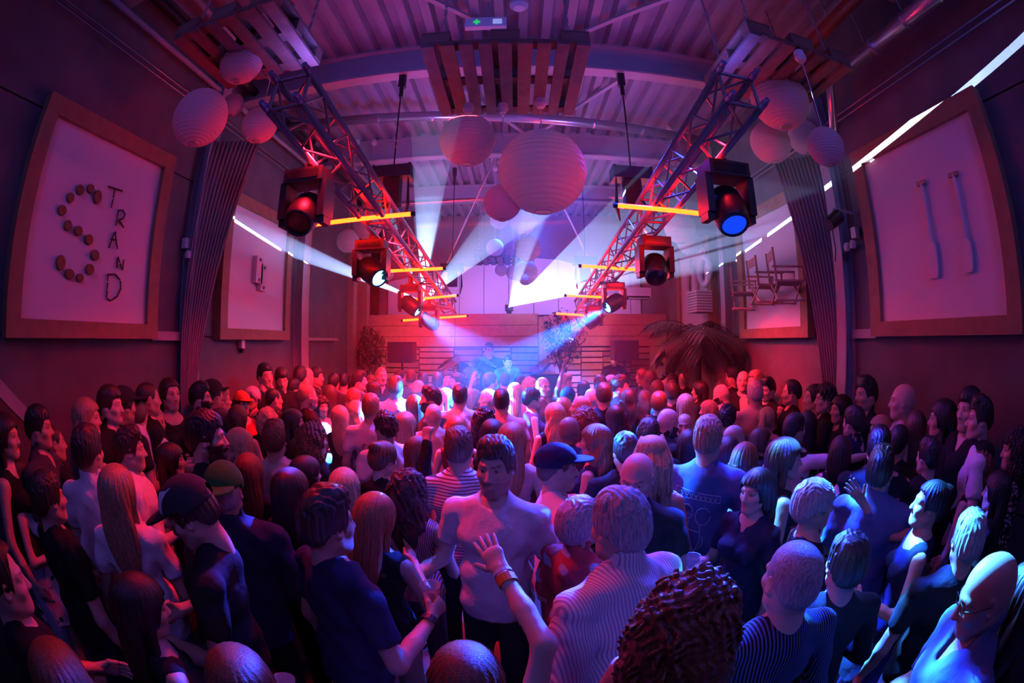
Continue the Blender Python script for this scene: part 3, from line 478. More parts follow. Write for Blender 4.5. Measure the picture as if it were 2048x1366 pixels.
# ------------------------------------------------------------------ people: implicit surfaces -> surface nets -> one continuous mesh
f32 = np.float32
def axis(lo, hi, step, fine=None):
    """grid lines from lo to hi; a fine zone (a, b, s) gets its own smaller step"""
    if fine is None: return np.arange(lo, hi+step, step, dtype=f32)
    a, b, s = fine
    return np.concatenate([np.arange(lo, a, step), np.arange(a, b, s), np.arange(b, hi+step, step)]).astype(f32)
def smin(a, b, k):
    h = np.clip(.5+.5*(b-a)/k, 0, 1); return b*(1-h)+a*h-k*h*(1-h)
def smax(a, b, k): return -smin(-a, -b, k)
class Field:
    def __init__(s, xs, ys, zs):
        s.xs, s.ys, s.zs = xs, ys, zs
        s.X, s.Y, s.Z = xs[:, None, None], ys[None, :, None], zs[None, None, :]
        s.V = np.full((len(xs), len(ys), len(zs)), .3, f32)
    def _sub(s, lo, hi, pad):
        out = []
        for a, l, h in zip((s.xs, s.ys, s.zs), lo, hi):
            i0, i1 = np.searchsorted(a, l-pad), np.searchsorted(a, h+pad)
            out.append(slice(max(0, i0-1), min(len(a), i1+1)))
        return tuple(out)
    def put(s, d, sl, k, op):
        V = s.V[sl]
        if op == 'u': V[...] = smin(V, d, k) if k else np.minimum(V, d)
        else: V[...] = smax(V, -d, k) if k else np.maximum(V, -d)
    def ell(s, c, r, k=.02, op='u', rz=0, rx=0):
        r = np.array(r, float); m = r.max(); sl = s._sub(np.array(c)-m, np.array(c)+m, k+.03)
        x, y, z = s.xs[sl[0]][:, None, None]-c[0], s.ys[sl[1]][None, :, None]-c[1], s.zs[sl[2]][None, None, :]-c[2]
        if rz: x, y = x*cos(rz)+y*sin(rz), -x*sin(rz)+y*cos(rz)
        if rx: y, z = y*cos(rx)+z*sin(rx), -y*sin(rx)+z*cos(rx)
        q = np.sqrt((x/r[0])**2+(y/r[1])**2+(z/r[2])**2); q2 = np.sqrt((x/r[0]**2)**2+(y/r[1]**2)**2+(z/r[2]**2)**2)+1e-6
        s.put(q*(q-1)/q2, sl, k, op)
    def cap(s, a, b, ra, rb, k=.02, op='u', flat=None):
        a, b = np.array(a, float), np.array(b, float); m = max(ra, rb)
        sl = s._sub(np.minimum(a, b)-m, np.maximum(a, b)+m, k+.03)
        x, y, z = s.xs[sl[0]][:, None, None], s.ys[sl[1]][None, :, None], s.zs[sl[2]][None, None, :]
        ab = b-a; L = max(1e-9, ab@ab)
        t = np.clip(((x-a[0])*ab[0]+(y-a[1])*ab[1]+(z-a[2])*ab[2])/L, 0, 1)
        dx, dy, dz = x-a[0]-t*ab[0], y-a[1]-t*ab[1], z-a[2]-t*ab[2]
        if flat is not None:   # squash along a unit vector
            n, fct = np.array(flat[:3]), flat[3]; p = dx*n[0]+dy*n[1]+dz*n[2]; q = p*(fct-1)
            dx, dy, dz = dx+q*n[0], dy+q*n[1], dz+q*n[2]
        s.put(np.sqrt(dx*dx+dy*dy+dz*dz)-(ra+(rb-ra)*t), sl, k, op)
    def mesh(s): return nets(s.V, s.xs, s.ys, s.zs)
def nets(V, xs, ys, zs):
    nx, ny, nz = V.shape; S = V < 0
    C = [(i, j, k) for i in (0, 1) for j in (0, 1) for k in (0, 1)]
    cut = lambda A, c: A[c[0]:nx-1+c[0], c[1]:ny-1+c[1], c[2]:nz-1+c[2]]
    n = sum(cut(S, c).astype(np.int8) for c in C); act = (n > 0) & (n < 8)
    I, J, K = np.nonzero(act); ids = np.full(act.shape, -1, np.int32); ids[I, J, K] = np.arange(len(I))
    val = [V[I+c[0], J+c[1], K+c[2]] for c in C]; pos = np.zeros((len(I), 3), f32); cnt = np.zeros(len(I), f32)
    for e in range(8):
        for d in range(3):
            if C[e][d]: continue
            g = e+(4, 2, 1)[d]; a, b = val[e], val[g]; m = (a < 0) != (b < 0)
            t = np.where(m, a/np.where(m, a-b, 1), 0); p = np.zeros((len(I), 3), f32)+np.array(C[e], f32); p[:, d] += t
            pos += p*m[:, None]; cnt += m
    pos /= cnt[:, None]
    def co(a, i, f): return a[i]+(a[i+1]-a[i])*f
    Vt = np.stack([co(xs, I, pos[:, 0]), co(ys, J, pos[:, 1]), co(zs, K, pos[:, 2])], 1)
    F = []
    for d in range(3):
        sl0 = [slice(1, -1)]*3; sl0[d] = slice(0, -1); A = S[tuple(sl0)]
        sl1 = [slice(1, -1)]*3; sl1[d] = slice(1, None); B = S[tuple(sl1)]
        i, j, k = np.nonzero(A != B); fl = A[i, j, k]; q = [i, j, k]; u, v = (d+1) % 3, (d+2) % 3
        for z in range(3):
            if z != d: q[z] = q[z]+1
        def at(du, dv):
            r = [c.copy() for c in q]; r[u] -= du; r[v] -= dv; return ids[r[0], r[1], r[2]]
        quad = np.stack([at(1, 1), at(0, 1), at(0, 0), at(1, 0)], 1)
        F.append(np.where(fl[:, None], quad, quad[:, ::-1]))
    return Vt, np.concatenate(F)
def relax(V, F, n=1, w=.5):
    for _ in range(n):
        acc = np.zeros_like(V); c = np.zeros(len(V), f32)
        for a, b in ((0, 1), (1, 2), (2, 3), (3, 0)):
            for p, q in ((a, b), (b, a)):
                np.add.at(acc, F[:, p], V[F[:, q]]); np.add.at(c, F[:, p], 1)
        V = V+(acc/np.maximum(c, 1)[:, None]-V)*w
    return V
def np_mesh(name, V, F, mats, smooth=True, mi=None, col=None):
    me = bpy.data.meshes.new(name); me.vertices.add(len(V)); me.vertices.foreach_set('co', np.ascontiguousarray(V, f32).ravel())
    me.loops.add(F.size); me.loops.foreach_set('vertex_index', F.ravel().astype(np.int32))
    me.polygons.add(len(F)); me.polygons.foreach_set('loop_start', np.arange(0, F.size, F.shape[1], dtype=np.int32))
    if smooth: me.polygons.foreach_set('use_smooth', np.ones(len(F), bool))
    for m in mats: me.materials.append(m)
    if mi is not None: me.polygons.foreach_set('material_index', mi.astype(np.int32))
    if col is not None:
        a = me.color_attributes.new('tone', 'FLOAT_COLOR', 'POINT'); a.data.foreach_set('color', np.concatenate([col, np.ones((len(V), 1))], 1).astype(f32).ravel())
    me.update(calc_edges=True); return me
# ---- heads: origin at the middle of the head (chin -.115, crown +.125), looking along +Y
def head_field(fem, step, mouth=0):
    F = Field(axis(-.115, .115, step), axis(-.14, .15, step), axis(-.25, .15, step))
    w = .96 if fem else 1
    F.ell((0, -.018, .035), (.076*w, .096, .088), .03)
    F.ell((0, .018, -.035), (.060*w, .072, .080), .035)
    F.ell((0, -.03, -.01), (.066*w, .08, .06), .03)
    F.ell((0, .060, -.092), ((.018 if fem else .024), .022, .020), .035)
    for sx in (-1, 1):
        F.ell((sx*.040*w, .052, -.018), (.022, .022, .018), .025)
        F.cap((sx*.058*w, .0, -.055), (sx*.02, .052, -.097), .014, .014, .03)
        F.cap((sx*.012, .079, .030), (sx*.044, .066, .027), .009, .009, .014)
        F.ell((sx*.031, .096, .012), (.015, .018, .011), .012, 's')
        F.ell((sx*.031, .0685, .011), (.0125, .0125, .0118), .003)
        F.cap((sx*.045, .066, .020), (sx*.019, .0775, .019), .0048, .0048, .004)
        F.ell((sx*.010, .091, -.030), (.008, .010, .007), .006)
        F.ell((sx*.077*w, -.006, .002), (.009, .020, .032), .008, rz=-sx*.4)
        F.ell((sx*.083*w, .0, .004), (.006, .011, .019), .006, 's')
    F.cap((0, .078, .022), (0, .101, -.026), .0075, .0115, .012)
    F.cap((-.019, .0765, -.053), (.019, .0765, -.053), .0060, .0060, .008)
    F.cap((-.016, .0755, -.066), (.016, .0755, -.066), .0072, .0072, .008)
    if mouth: F.ell((0, .088, -.061), (.018, .016, .006+.006*mouth), .004, 's')
    else: F.cap((-.023, .0835, -.059), (.023, .0835, -.059), .0016, .0016, .004, 's')
    r = .047 if fem else .057
    F.cap((0, -.025, -.07), (0, -.045, -.30), r, r*1.06, .03)
    return F
def face_tone(V, fem, beard):
    x, y, z = V[:, 0], V[:, 1], V[:, 2]; ax = np.abs(x); c = np.ones((len(V), 3))
    def mix(m, t): c[:] = c*(1-m[:, None])+np.array(t)*m[:, None]
    g = lambda d, s: np.exp(-(d/s)**2)
    mix(.25*g(np.hypot(ax-.04, z+.025), .02)*(y > .03), (1.05, .72, .66))
    mix((np.hypot(x/.024, (z+.059)/.014) < 1)*(y > .055)*(.75 if fem else .45), (.85, .45, .42))
    mix(g((z-.030-.004*(ax > .03)), .0055)*(ax > .012)*(ax < .05)*(y > .05)*(.6 if fem else .85), (.12, .09, .07))
    if beard is not None: mix(beard*.8*((z < -.04-.25*(y < .055)*np.clip(.02-y, 0, 1))&(y > -.03)&(z > -.125))*(np.hypot(x/.022, (z+.059)/.012) > 1), (.10, .07, .05))
    e = np.hypot((ax-.031)/.0125, (z-.0105)/.0062)
    mix((e < 1)*(y > .06)*1., (.95, .93, .92)); mix((np.hypot(ax-.031, z-.011) < .0062)*(y > .06)*1., (.08, .05, .04))
    mix(((e >= 1)*(e < 1.35)*(y > .055))*(.8 if fem else .35), (.15, .1, .1))
    return c
_hc = {}
def head_mesh(fem, lod, mouth=0, beard=None):
    key = (fem, lod, mouth, beard)
    if key not in _hc:
        F = head_field(fem, (.0042, .0075, .012)[lod], mouth); V, Q = F.mesh(); V = relax(V, Q, 1, .35)
        _hc[key] = (V, Q, face_tone(V, fem, beard))
    return _hc[key]
# ---- hair in head space
def crown_line(Y, front=.062, side=-.012, back=-.085):
    """height of the hairline as a function of y (front to back)"""
    t = np.clip((Y-.028)/.03, 0, 1); u = np.clip((-.03-Y)/.05, 0, 1)
    return side+(front-side)*t*t*(3-2*t)+(back-side)*u*u*(3-2*u)
def hair_mesh(kind, lod, seed=0):
    key = ('h', kind, lod, seed)
    if key in _hc: return _hc[key]
    st = (.0045, .0075, .012)[lod]; rs = np.random.RandomState(seed+11)
    long_ = kind in ('long', 'longwavy', 'curly', 'pony', 'dreads', 'halfup'); lo = -.40 if long_ else -.22 if kind in ('bob', 'bobcurl') else -.14
    wx = .17 if kind in ('curly', 'bobcurl', 'dreads', 'longwavy') else .13
    F = Field(axis(-wx, wx, st), axis(-.21, .125, st), axis(lo, .20, st)); X, Y, Z = F.X, F.Y, F.Z
    th = np.arctan2(X, -Y-.02+0*X); infl = dict(buzz=.005, fringe=.007, receding=.012, short=.016, quiff=.016, shortcurl=.024, bun=.012, pony=.012, dreads=.008, pixie=.02).get(kind, .02)
    tight = kind in ('short', 'quiff', 'receding', 'shortcurl', 'buzz')     # cropped sides and nape, fuller on top
    si = infl*.45 if tight else infl
    F.ell((0, -.018, .035), (.076+si, .096+si*1.1, .088+infl), .0)
    F.ell((0, -.03, -.01), (.066+si, .082+si, .062+si), .03)
    if tight and kind != 'buzz': F.ell((0, .0, .085), (.066, .082, .046+infl*.7), .03)
    front = dict(receding=.105, fringe=.16, pixie=.05, bun=.07, pony=.07, quiff=.066, buzz=.07).get(kind, .058)
    hl = crown_line(Y, front, -.03 if kind in ('bob', 'bobcurl') or long_ else -.002, -.058 if tight else -.075)
    if kind == 'fringe': hl = np.where(Y > -.02, .2, np.where(Z > .045, .2, hl))+0*X; F.V[...] = smax(F.V, (Z-.045-.03*(Y < -.08))+0*X, .01)
    temple = .02*np.clip((np.abs(X)-.045)/.02, 0, 1)*(Y > .02)
    F.V[...] = smax(F.V, (hl-temple*1.0-Z)*.9+0*X, .008)
    if kind == 'quiff':
        F.cap((-.035, .045, .118), (.035, .045, .118), .026, .026, .03); F.cap((-.03, .0, .132), (.03, .0, .132), .02, .02, .03)
    if kind == 'pixie':
        F.cap((-.045, .062, .085), (.05, .062, .07), .018, .016, .02)
    if kind in ('long', 'longwavy', 'halfup', 'curly', 'bob', 'bobcurl'):
        b = -.15 if kind.startswith('bob') else -.34 if kind != 'curly' else -.30
        wd = .074 if kind in ('long', 'halfup') else .085
        for sx in (-1, 1): F.cap((sx*.072, -.015, .03), (sx*wd, -.015, b+.08), .022, .020 if 'bob' not in kind else .026, .03)
        F.ell((0, -.085, (b-.02)/2+.02), (wd+.022, .052, abs(b)/2+.075), .03)
        if kind in ('curly', 'bobcurl'): F.ell((0, -.045, -.02 if kind == 'bobcurl' else -.08), (.128, .10, .13 if kind == 'bobcurl' else .19), .04)
        if kind == 'longwavy': F.ell((0, -.06, -.16), (.118, .07, .17), .04)
        # keep the face and the throat free
        F.ell((0, .085, -.045), (.064, .075, .105), .012, 's'); F.ell((0, .07, -.17), (.055, .085, .14), .02, 's')
    if kind == 'bun':
        F.ell((0, -.10, .085), (.04, .04, .038), .02)
    if kind == 'pony':
        F.ell((0, -.112, .055), (.026, .024, .026), .015); F.cap((0, -.125, .05), (0, -.165, -.06), .026, .036, .02); F.cap((0, -.165, -.06), (.01, -.15, -.27), .036, .012, .03)
    if kind == 'dreads':
        F.ell((0, -.06, .11), (.085, .085, .06), .03)
        for i in range(46):
            a = rs.uniform(.2, 2*pi-.2) ; a = pi+(a-pi)*.78; x0, y0 = .075*sin(a), .085*cos(a)-.03; l = rs.uniform(-.30, -.12)
            p0 = (x0*.8, y0*.8, .1+rs.uniform(0, .05)); p1 = (x0*1.5, y0*1.42-.01, rs.uniform(-.02, .05)); p2 = (x0*1.55+rs.uniform(-.02, .02), y0*1.3, l)
            F.cap(p0, p1, .013, .012, .002); F.cap(p1, p2, .012, .008, .002)
    # strands
    if kind in ('curly', 'bobcurl', 'shortcurl'):
        f = (210, 150, 100)[lod]; a = .0075 if kind != 'shortcurl' else .006
        p = rs.uniform(0, 6, 6)
        n = np.sin(f*X+2.6*np.sin(70*Z+p[0])+p[1])*np.sin(f*.8*Z+2.4*np.sin(75*Y+p[2]))+np.sin(f*.95*Y+2.4*np.sin(66*X+40*Z+p[3])+p[4])*.8+.7*np.sin(52*X+p[5])*np.sin(48*Z+30*Y)
        F.V += (a*n).astype(f32)
    elif kind not in ('buzz', 'dreads'):
        p = rs.uniform(0, 6, 4); wv = (.5 if kind != 'longwavy' else 1.6)*np.sin(26*Z+p[0])
        n = np.sin(th*23+wv+p[1])*.55+np.sin(th*41+wv*1.4+5*Z+p[2])*.45
        F.V += ((.0028 if lod < 2 else .003)*n*np.clip((.14-Z)/.05, .15, 1)).astype(f32)
        if kind in ('quiff', 'short', 'pixie'): F.V += (.0042*np.sin(150*X+5*np.sin(38*Y+p[3])+2*np.sin(90*Z))*np.sin(70*Y+4*np.sin(45*X+p[0]))*np.clip((Z-.04)/.05, 0, 1)).astype(f32)
    if kind == 'longwavy': F.V += (.006*np.sin(34*Z+3*np.sin(th*3))*(Z < 0)).astype(f32)
    V, Q = F.mesh(); V = relax(V, Q, 1, .25)
    _hc[key] = (V, Q); return _hc[key]
def beard_mesh(lod, size=1):
    key = ('b', lod, size)
    if key not in _hc:
        st = (.0042, .0075, .011)[lod]; F = head_field(False, st); F.V -= .006+.005*size
        X, Y, Z = F.X, F.Y, F.Z
        F.V[...] = smax(F.V, (Z+.034+.9*np.clip(.055-Y, 0, .06)*0-np.where(np.abs(X) > .048, .02, 0))+0*X+0*Y, .006)
        F.V[...] = smax(F.V, (-.135-Z)+0*X+0*Y, .01); F.V[...] = smax(F.V, (.008-Y)+0*X+0*Z, .01)
        F.ell((0, .09, -.0585), (.024, .03, .011), .004, 's'); F.ell((0, .10, -.02), (.022, .04, .02), .004, 's')
        F.V += (.0025*np.sin(150*X)*np.sin(130*Z)).astype(f32)
        _hc[key] = F.mesh()
    return _hc[key]
# ---- hands: wrist at origin, fingers along +Z, palm faces +Y, thumb towards -X (right hand seen from its back)
def hand_mesh(pose, lod):
    key = ('hand', pose, lod)
    if key in _hc: return _hc[key]
    F = Field(axis(-.085, .075, (.004, .006, .009)[lod]), axis(-.05, .10, (.004, .006, .009)[lod]), axis(-.07, .21, (.004, .006, .009)[lod]))
    F.cap((0, 0, -.09), (0, 0, 0), .030, .026, .01, flat=(0, 1, 0, 1.25)); F.cap((0, 0, 0), (.0, .002, .06), .030, .040, .02, flat=(0, 1, 0, 2.3)); F.cap((-.02, .004, .075), (.022, .004, .075), .016, .015, .02)
    spread = {'open': .16, 'flat': .05, 'fist': .02, 'grip': .05, 'relax': .06}[pose]; curl = {'open': .08, 'flat': .05, 'fist': 1.35, 'grip': .82, 'relax': .38}[pose]
    for i, (x, L, r) in enumerate(((-.030, .072, .0095), (-.010, .080, .0098), (.010, .075, .0094), (.029, .060, .0085))):
        a = (x/.03)*spread; p = np.array((x, .004, .085)); d = 0
        for s, m in ((.45, 1.0), (.31, 1.05), (.24, .7)):
            q = p+np.array((sin(a)*cos(d+curl*m), sin(d+curl*m), cos(a)*cos(d+curl*m)))*L*s*1.12; F.cap(p, q, r, r*.93, .004); p = q; d += curl*m; r *= .93
    t = {'open': (-.075, .012, .075), 'flat': (-.055, .012, .085), 'fist': (-.02, .055, .075), 'grip': (-.045, .065, .085), 'relax': (-.05, .035, .085)}[pose]
    m = np.array((-.048, .022, .042)); F.cap((-.018, .006, .012), m, .016, .0125, .012); F.cap(m, t, .0125, .0095, .004)
    _hc[key] = F.mesh(); return _hc[key]
def frame_to(d, up):
    z = np.array(d, float); z /= np.linalg.norm(z); y = np.array(up, float); y = y-z*(y@z)
    if np.linalg.norm(y) < 1e-4: y = np.array((1, 0, .1))-z*z[0]
    y /= np.linalg.norm(y); return np.stack([np.cross(y, z), y, z], 1)
# ---- bodies. Stature 1.75 m, facing +Y, z up, the right hand on +X. An arm is (elbow, wrist, hand pose, palm direction)
ARMS = {
 'out': ((.275, -.03, 1.12), (.37, .20, 1.07), 'relax', (.1, -1, .1)),
 'down': ((.27, -.03, 1.10), (.28, .06, .86), 'relax', (-1, .2, 0)),
 'fold': ((.27, .00, 1.12), (.10, .24, 1.12), 'relax', (-.2, -1, .3)),
 'drink': ((.27, .02, 1.11), (.20, .27, 1.19), 'grip', (-1, .0, 0)),
 'fore': ((.26, .01, 1.11), (.24, .26, 1.04), 'relax', (-1, 0, 0)),
 'up': ((.33, .06, 1.58), (.30, .12, 1.84), 'open', (0, 1, .1)),
 'fist': ((.34, .06, 1.52), (.31, .13, 1.77), 'fist', (-.2, 1, .1)),
 'wave': ((.31, .12, 1.28), (.28, .24, 1.52), 'open', (-.1, 1, .2)),
 'clap': ((.27, .05, 1.13), (.06, .26, 1.28), 'flat', (-1, .3, 0)),
 'point': ((.42, .18, 1.40), (.58, .40, 1.44), 'relax', (0, 0, -1)),
 'hip': ((.36, -.10, 1.14), (.20, .05, 1.02), 'relax', (-1, 0, 0)),
 'hug': ((.30, .20, 1.28), (.10, .40, 1.30), 'flat', (-1, -.3, 0)),
}
def joints(fem, arms, lean=0):
    sh = .165 if fem else .195; J = {}
    for side, sx, nm in (('R', 1, arms[0]), ('L', -1, arms[1])):
        e, w, hp, pd = ARMS[nm]; k = .92 if fem else 1
        J[side] = ((sx*sh, -.01, 1.395), (sx*e[0]*k, e[1], e[2]), (sx*w[0]*k, w[1], w[2]), hp, (sx*pd[0], pd[1], pd[2]), sx)
    return J
def lean_pts(V, lean):
    """bend the upper body forward about the hips"""
    if not lean: return V
    V = V.copy(); t = np.clip((V[:, 2]-.95)/.35, 0, 1); a = -lean*t*t*(3-2*t); y, z = V[:, 1].copy(), V[:, 2]-.98
    up = z > -.03
    V[:, 1] = np.where(up, y*np.cos(a)-z*np.sin(a), y); V[:, 2] = np.where(up, y*np.sin(a)+z*np.cos(a), z)+.98; return V
def torso(F, fem, g, k=.05, heavy=0):
    if fem:
        F.ell((0, -.005, .95), (.165+g, .115+g, .13), .05); F.ell((0, .0, 1.12), (.125+g+heavy, .09+g+heavy, .16), k); F.ell((0, .0, 1.32), (.145+g, .095+g, .15), k)
        for sx in (-1, 1): F.ell((sx*.07, .085, 1.285), (.058+g, .05+g, .055+g), .03)
    else:
        F.ell((0, 0, .95), (.160+g, .115+g, .13), .05); F.ell((0, .01, 1.12), (.150+g+heavy, .105+g+heavy*1.3, .17), k); F.ell((0, .0, 1.31), (.172+g, .115+g, .16), k)
    s = .165 if fem else .195
    for sx in (-1, 1): F.cap((sx*.03, -.02, 1.445), (sx*(s-.025), -.012, 1.395), .058+g*.8, .050+g*.7, .05)
    F.cap((0, -.03, 1.42), (0, -.02, 1.50), .080+g*.6, .052+g*.3, .05)
_bc = {}
def body_mesh(fem, arms, lod, hands=True, mouth=0, beard=None, lean=0, tilt=(0, 0, 0), heavy=0):
    """skin: torso, arms, legs, hands and head as one mesh; returns mesh and the head matrix"""
    key = (fem, arms, lod, mouth, beard, round(lean, 2), tuple(round(t, 2) for t in tilt), heavy)
    if key in _bc: return _bc[key]
    st = (.018, .024, .034)[lod]; J = joints(fem, arms)
    F = Field(axis(-.72, .72, st), axis(-.24, .62, st), axis(-.02, 1.95, st))
    torso(F, fem, -.012, heavy=heavy); q = .88 if fem else 1
    for s in 'RL':
        a, e, w, hp, pd, sx = J[s]
        F.cap(a, e, .050*q, .040*q, .03); F.cap(e, np.array(e)*.55+np.array(w)*.45, .040*q, .038*q, .02); F.cap(np.array(e)*.55+np.array(w)*.45, w, .038*q, .027*q, .02)
    for sx in (-1, 1):
        F.cap((sx*.085, 0, .90), (sx*.095, .015, .49), .082, .058, .03); F.cap((sx*.095, .015, .49), (sx*.10, -.01, .09), .056, .038, .03)
        F.cap((sx*.10, -.035, .035), (sx*.115, .14, .03), .038, .034, .02)
    V, Q = F.mesh(); V = relax(V, Q, 1, .4); T = np.ones((len(V), 3)); Vs, Qs, Ts = [V], [Q], [T]; n = len(V)
    for s in 'RL' if hands else '':
        a, e, w, hp, pd, sx = J[s]; hv, hq = hand_mesh(hp, lod); d = np.array(w)-np.array(e)
        M = frame_to(d, pd); h = hv.copy(); 
        # thumb on the body side or upwards
        h[:, 0] *= sx if hp != 'x' else 1
        hq2 = hq if sx > 0 else hq[:, ::-1]
        if np.linalg.det(M) < 0: M[:, 0] *= -1
        Vs.append(((h*q)@M.T+np.array(w)).astype(f32)); Qs.append(hq2+n); Ts.append(np.ones((len(h), 3))); n += len(h)
    V = lean_pts(np.concatenate(Vs), lean)
    # head
    hv, hq, ht = head_mesh(fem, lod, mouth, beard)
    base = lean_pts(np.array([[0, -.005, 1.62]], f32), lean)[0]
    yaw, nod, roll = tilt
    R3 = _R('z', yaw) @ _R('x', nod-lean*.55) @ _R('y', roll)
    piv = np.array((0, -.03, -.10)); hs = hv.copy()
    tt = np.clip((hs[:, 2]+.26)/.16, 0, 1)[:, None]       # the neck follows the head gradually
    full = (hs-piv)@R3.T+piv; low = (hs-piv)@_R('x', -lean).T+piv
    Vs = [V, (low*(1-tt)+full*tt+base).astype(f32)]; Qs.append(hq+n); Ts.append(ht)
    Hm = Matrix([[*R3[i], 0] for i in range(3)]+[[0, 0, 0, 1]]); Hm.translation = Vector(base+piv-R3@piv)
    me = np_mesh('body', np.concatenate(Vs), np.concatenate(Qs), [SKIN[0]], col=np.concatenate(Ts))
    _bc[key] = (me, Hm); return _bc[key]
def cloth_mesh(kind, fem, arms, lod, lean=0, heavy=0):
    """tee, long, tank, dress, shirt (short-sleeved and loose), trousers"""
    key = ('c', kind, fem, arms if kind != 'trousers' else 0, lod, round(lean, 2), heavy)
    if key in _bc: return _bc[key]
    st = (.014, .020, .030)[lod]; q = .88 if fem else 1
    if kind in ('trousers', 'skirt'):
        F = Field(axis(-.27, .27, st*1.3), axis(-.2, .22, st*1.3), axis(.03, 1.03, st*1.3))
        F.ell((0, -.005, .95), (.172, .125, .14), .04)
        for sx in (-1, 1): F.cap((sx*.085, 0, .90), (sx*.095, .015, .49), .092, .07, .03); F.cap((sx*.095, .015, .49), (sx*.10, -.01, .06), .068, .062, .03)
        F.V[...] = smax(F.V, (F.Z-1.0)+0*F.X+0*F.Y, .01)
    else:
        J = joints(fem, arms); F = Field(axis(-.62, .62, st), axis(-.24, .5, st), axis(.60 if kind == 'dress' else .80, 1.86, st))
        g = {'shirt': .02, 'tee': .012, 'polo': .012, 'jacket': .028}.get(kind, .006)
        torso(F, fem, g, heavy=heavy)
        if kind not in ('dress', 'tank'): F.cap((0, .0, 1.05), (0, .0, .70), (.165 if fem else .158)+g, (.175 if fem else .162)+g, .04, flat=(0, 1, 0, 1.38))
        elif kind == 'tank': F.cap((0, .0, 1.0), (0, .0, .80), .168+g, .172+g, .03, flat=(0, 1, 0, 1.38))
        if kind == 'dress': F.cap((0, 0, .95), (0, 0, .58), .17, .22, .05)
        sl = {'tee': .62, 'polo': .66, 'shirt': .86, 'long': 2, 'jacket': 2, 'tank': 0, 'dress': 0}[kind]
        for s in 'RL':
            a, e, w, hp, pd, sx = J[s]; a, e, w = map(np.array, (a, e, w))
            if sl: 
                t = min(1, sl); F.cap(a, a+(e-a)*t, (.052+g)*q, (.047+g)*q, .025)
                if sl > 1: F.cap(e, e+(w-e)*.92, (.048+g)*q, (.036+g)*q, .03)
                else:   # flat hem across the sleeve
                    d = (e-a)/np.linalg.norm(e-a); c = a+(e-a)*t; X, Y, Z = F.X, F.Y, F.Z
                    pl = (X-c[0])*d[0]+(Y-c[1])*d[1]+(Z-c[2])*d[2]; near = ((X-c[0])**2+(Y-c[1])**2+(Z-c[2])**2) < .12**2
                    F.V[...] = np.where(near & (sx*X > .19*q), smax(F.V, pl, .006), F.V)
            else: F.ell((a[0]+sx*.055, a[1], a[2]-.02), (.058, .12, .14), .02, 's')
        # neckline and hem
        neck = {'tank': (.105, 1.47), 'dress': (.105, 1.46)}.get(kind, (.068, 1.49)) if not fem or kind in ('tank', 'dress') else (.082, 1.475)
        if kind in ('shirt', 'polo', 'jacket'): F.cap((0, -.03, 1.48), (0, -.025, 1.535), .074, .066, .012)
        F.ell((0, .03, neck[1]+.035), (neck[0], neck[0]*1.15, .075 if kind not in ('tank', 'dress') else .11), .01, 's')
        if kind in ('shirt', 'polo', 'jacket'): F.cap((0, .0, 1.50), (0, .0, 1.62), .058, .062, .004, 's'); F.ell((0, .09, 1.49), (.03, .07, .10), .008, 's')
        X, Y, Z = F.X, F.Y, F.Z
        wr = np.sin(38*Z+9*X+5*np.sin(11*Y+6*X))*.5+np.sin(24*X-30*Z+4*np.sin(14*Y))*.5+.35*np.sin(70*Z+26*X+6*np.sin(17*X+9*Y))*np.sin(19*Z-23*X+1.)
        F.V += ({'shirt': .009, 'jacket': .009, 'tee': .0072, 'polo': .007}.get(kind, .0042)*wr).astype(f32)
        if kind not in ('dress',): F.V[...] = smax(F.V, ({'shirt': .80, 'jacket': .80, 'tank': .93}.get(kind, .86)-Z)+0*X+0*Y, .008)
    V, Q = F.mesh(); V = lean_pts(relax(V, Q, 1, .3), lean)
    _bc[key] = np_mesh(kind, V, Q, [SKIN[0]]); return _bc[key]

def colmat(cache, nm, col, **kw):
    key = (nm, tuple(round(c, 3) for c in col))
    if key not in cache: cache[key] = kw.pop('make')(nm, col)
    return cache[key]
def _skin(nm, col):
    m = bpy.data.materials.new(nm); m.use_nodes = True; nt = m.node_tree; b = nt.nodes['Principled BSDF']
    a = nt.nodes.new('ShaderNodeAttribute'); a.attribute_name = 'tone'
    x = nt.nodes.new('ShaderNodeMix'); x.data_type = 'RGBA'; x.blend_type = 'MULTIPLY'; x.inputs[0].default_value = 1; x.inputs[6].default_value = (*col, 1)
    nt.links.new(a.outputs['Color'], x.inputs[7]); nt.links.new(x.outputs[2], b.inputs['Base Color'])
    b.inputs['Roughness'].default_value = .45; return m
def _hairm(nm, col):
    m = bpy.data.materials.new(nm); m.use_nodes = True; nt = m.node_tree; b = nt.nodes['Principled BSDF']
    b.inputs['Roughness'].default_value = .42; b.inputs['Specular IOR Level'].default_value = .6
    tc = nt.nodes.new('ShaderNodeTexCoord'); mp = nt.nodes.new('ShaderNodeMapping'); mp.inputs['Scale'].default_value = (1, 1, .12)
    n = nt.nodes.new('ShaderNodeTexNoise'); n.inputs['Scale'].default_value = 230; n.inputs['Detail'].default_value = 3
    r = nt.nodes.new('ShaderNodeValToRGB'); r.color_ramp.elements[0].position = .3; r.color_ramp.elements[1].position = .72
    r.color_ramp.elements[0].color = (*[c*.45 for c in col], 1); r.color_ramp.elements[1].color = (*[min(1, c*1.4) for c in col], 1)
    bp = nt.nodes.new('ShaderNodeBump'); bp.inputs['Strength'].default_value = .6; bp.inputs['Distance'].default_value = .004
    L = nt.links.new; L(tc.outputs['Object'], mp.inputs[0]); L(mp.outputs[0], n.inputs['Vector']); L(n.outputs['Fac'], r.inputs[0]); L(r.outputs[0], b.inputs['Base Color'])
    L(n.outputs['Fac'], bp.inputs['Height']); L(bp.outputs[0], b.inputs['Normal']); return m
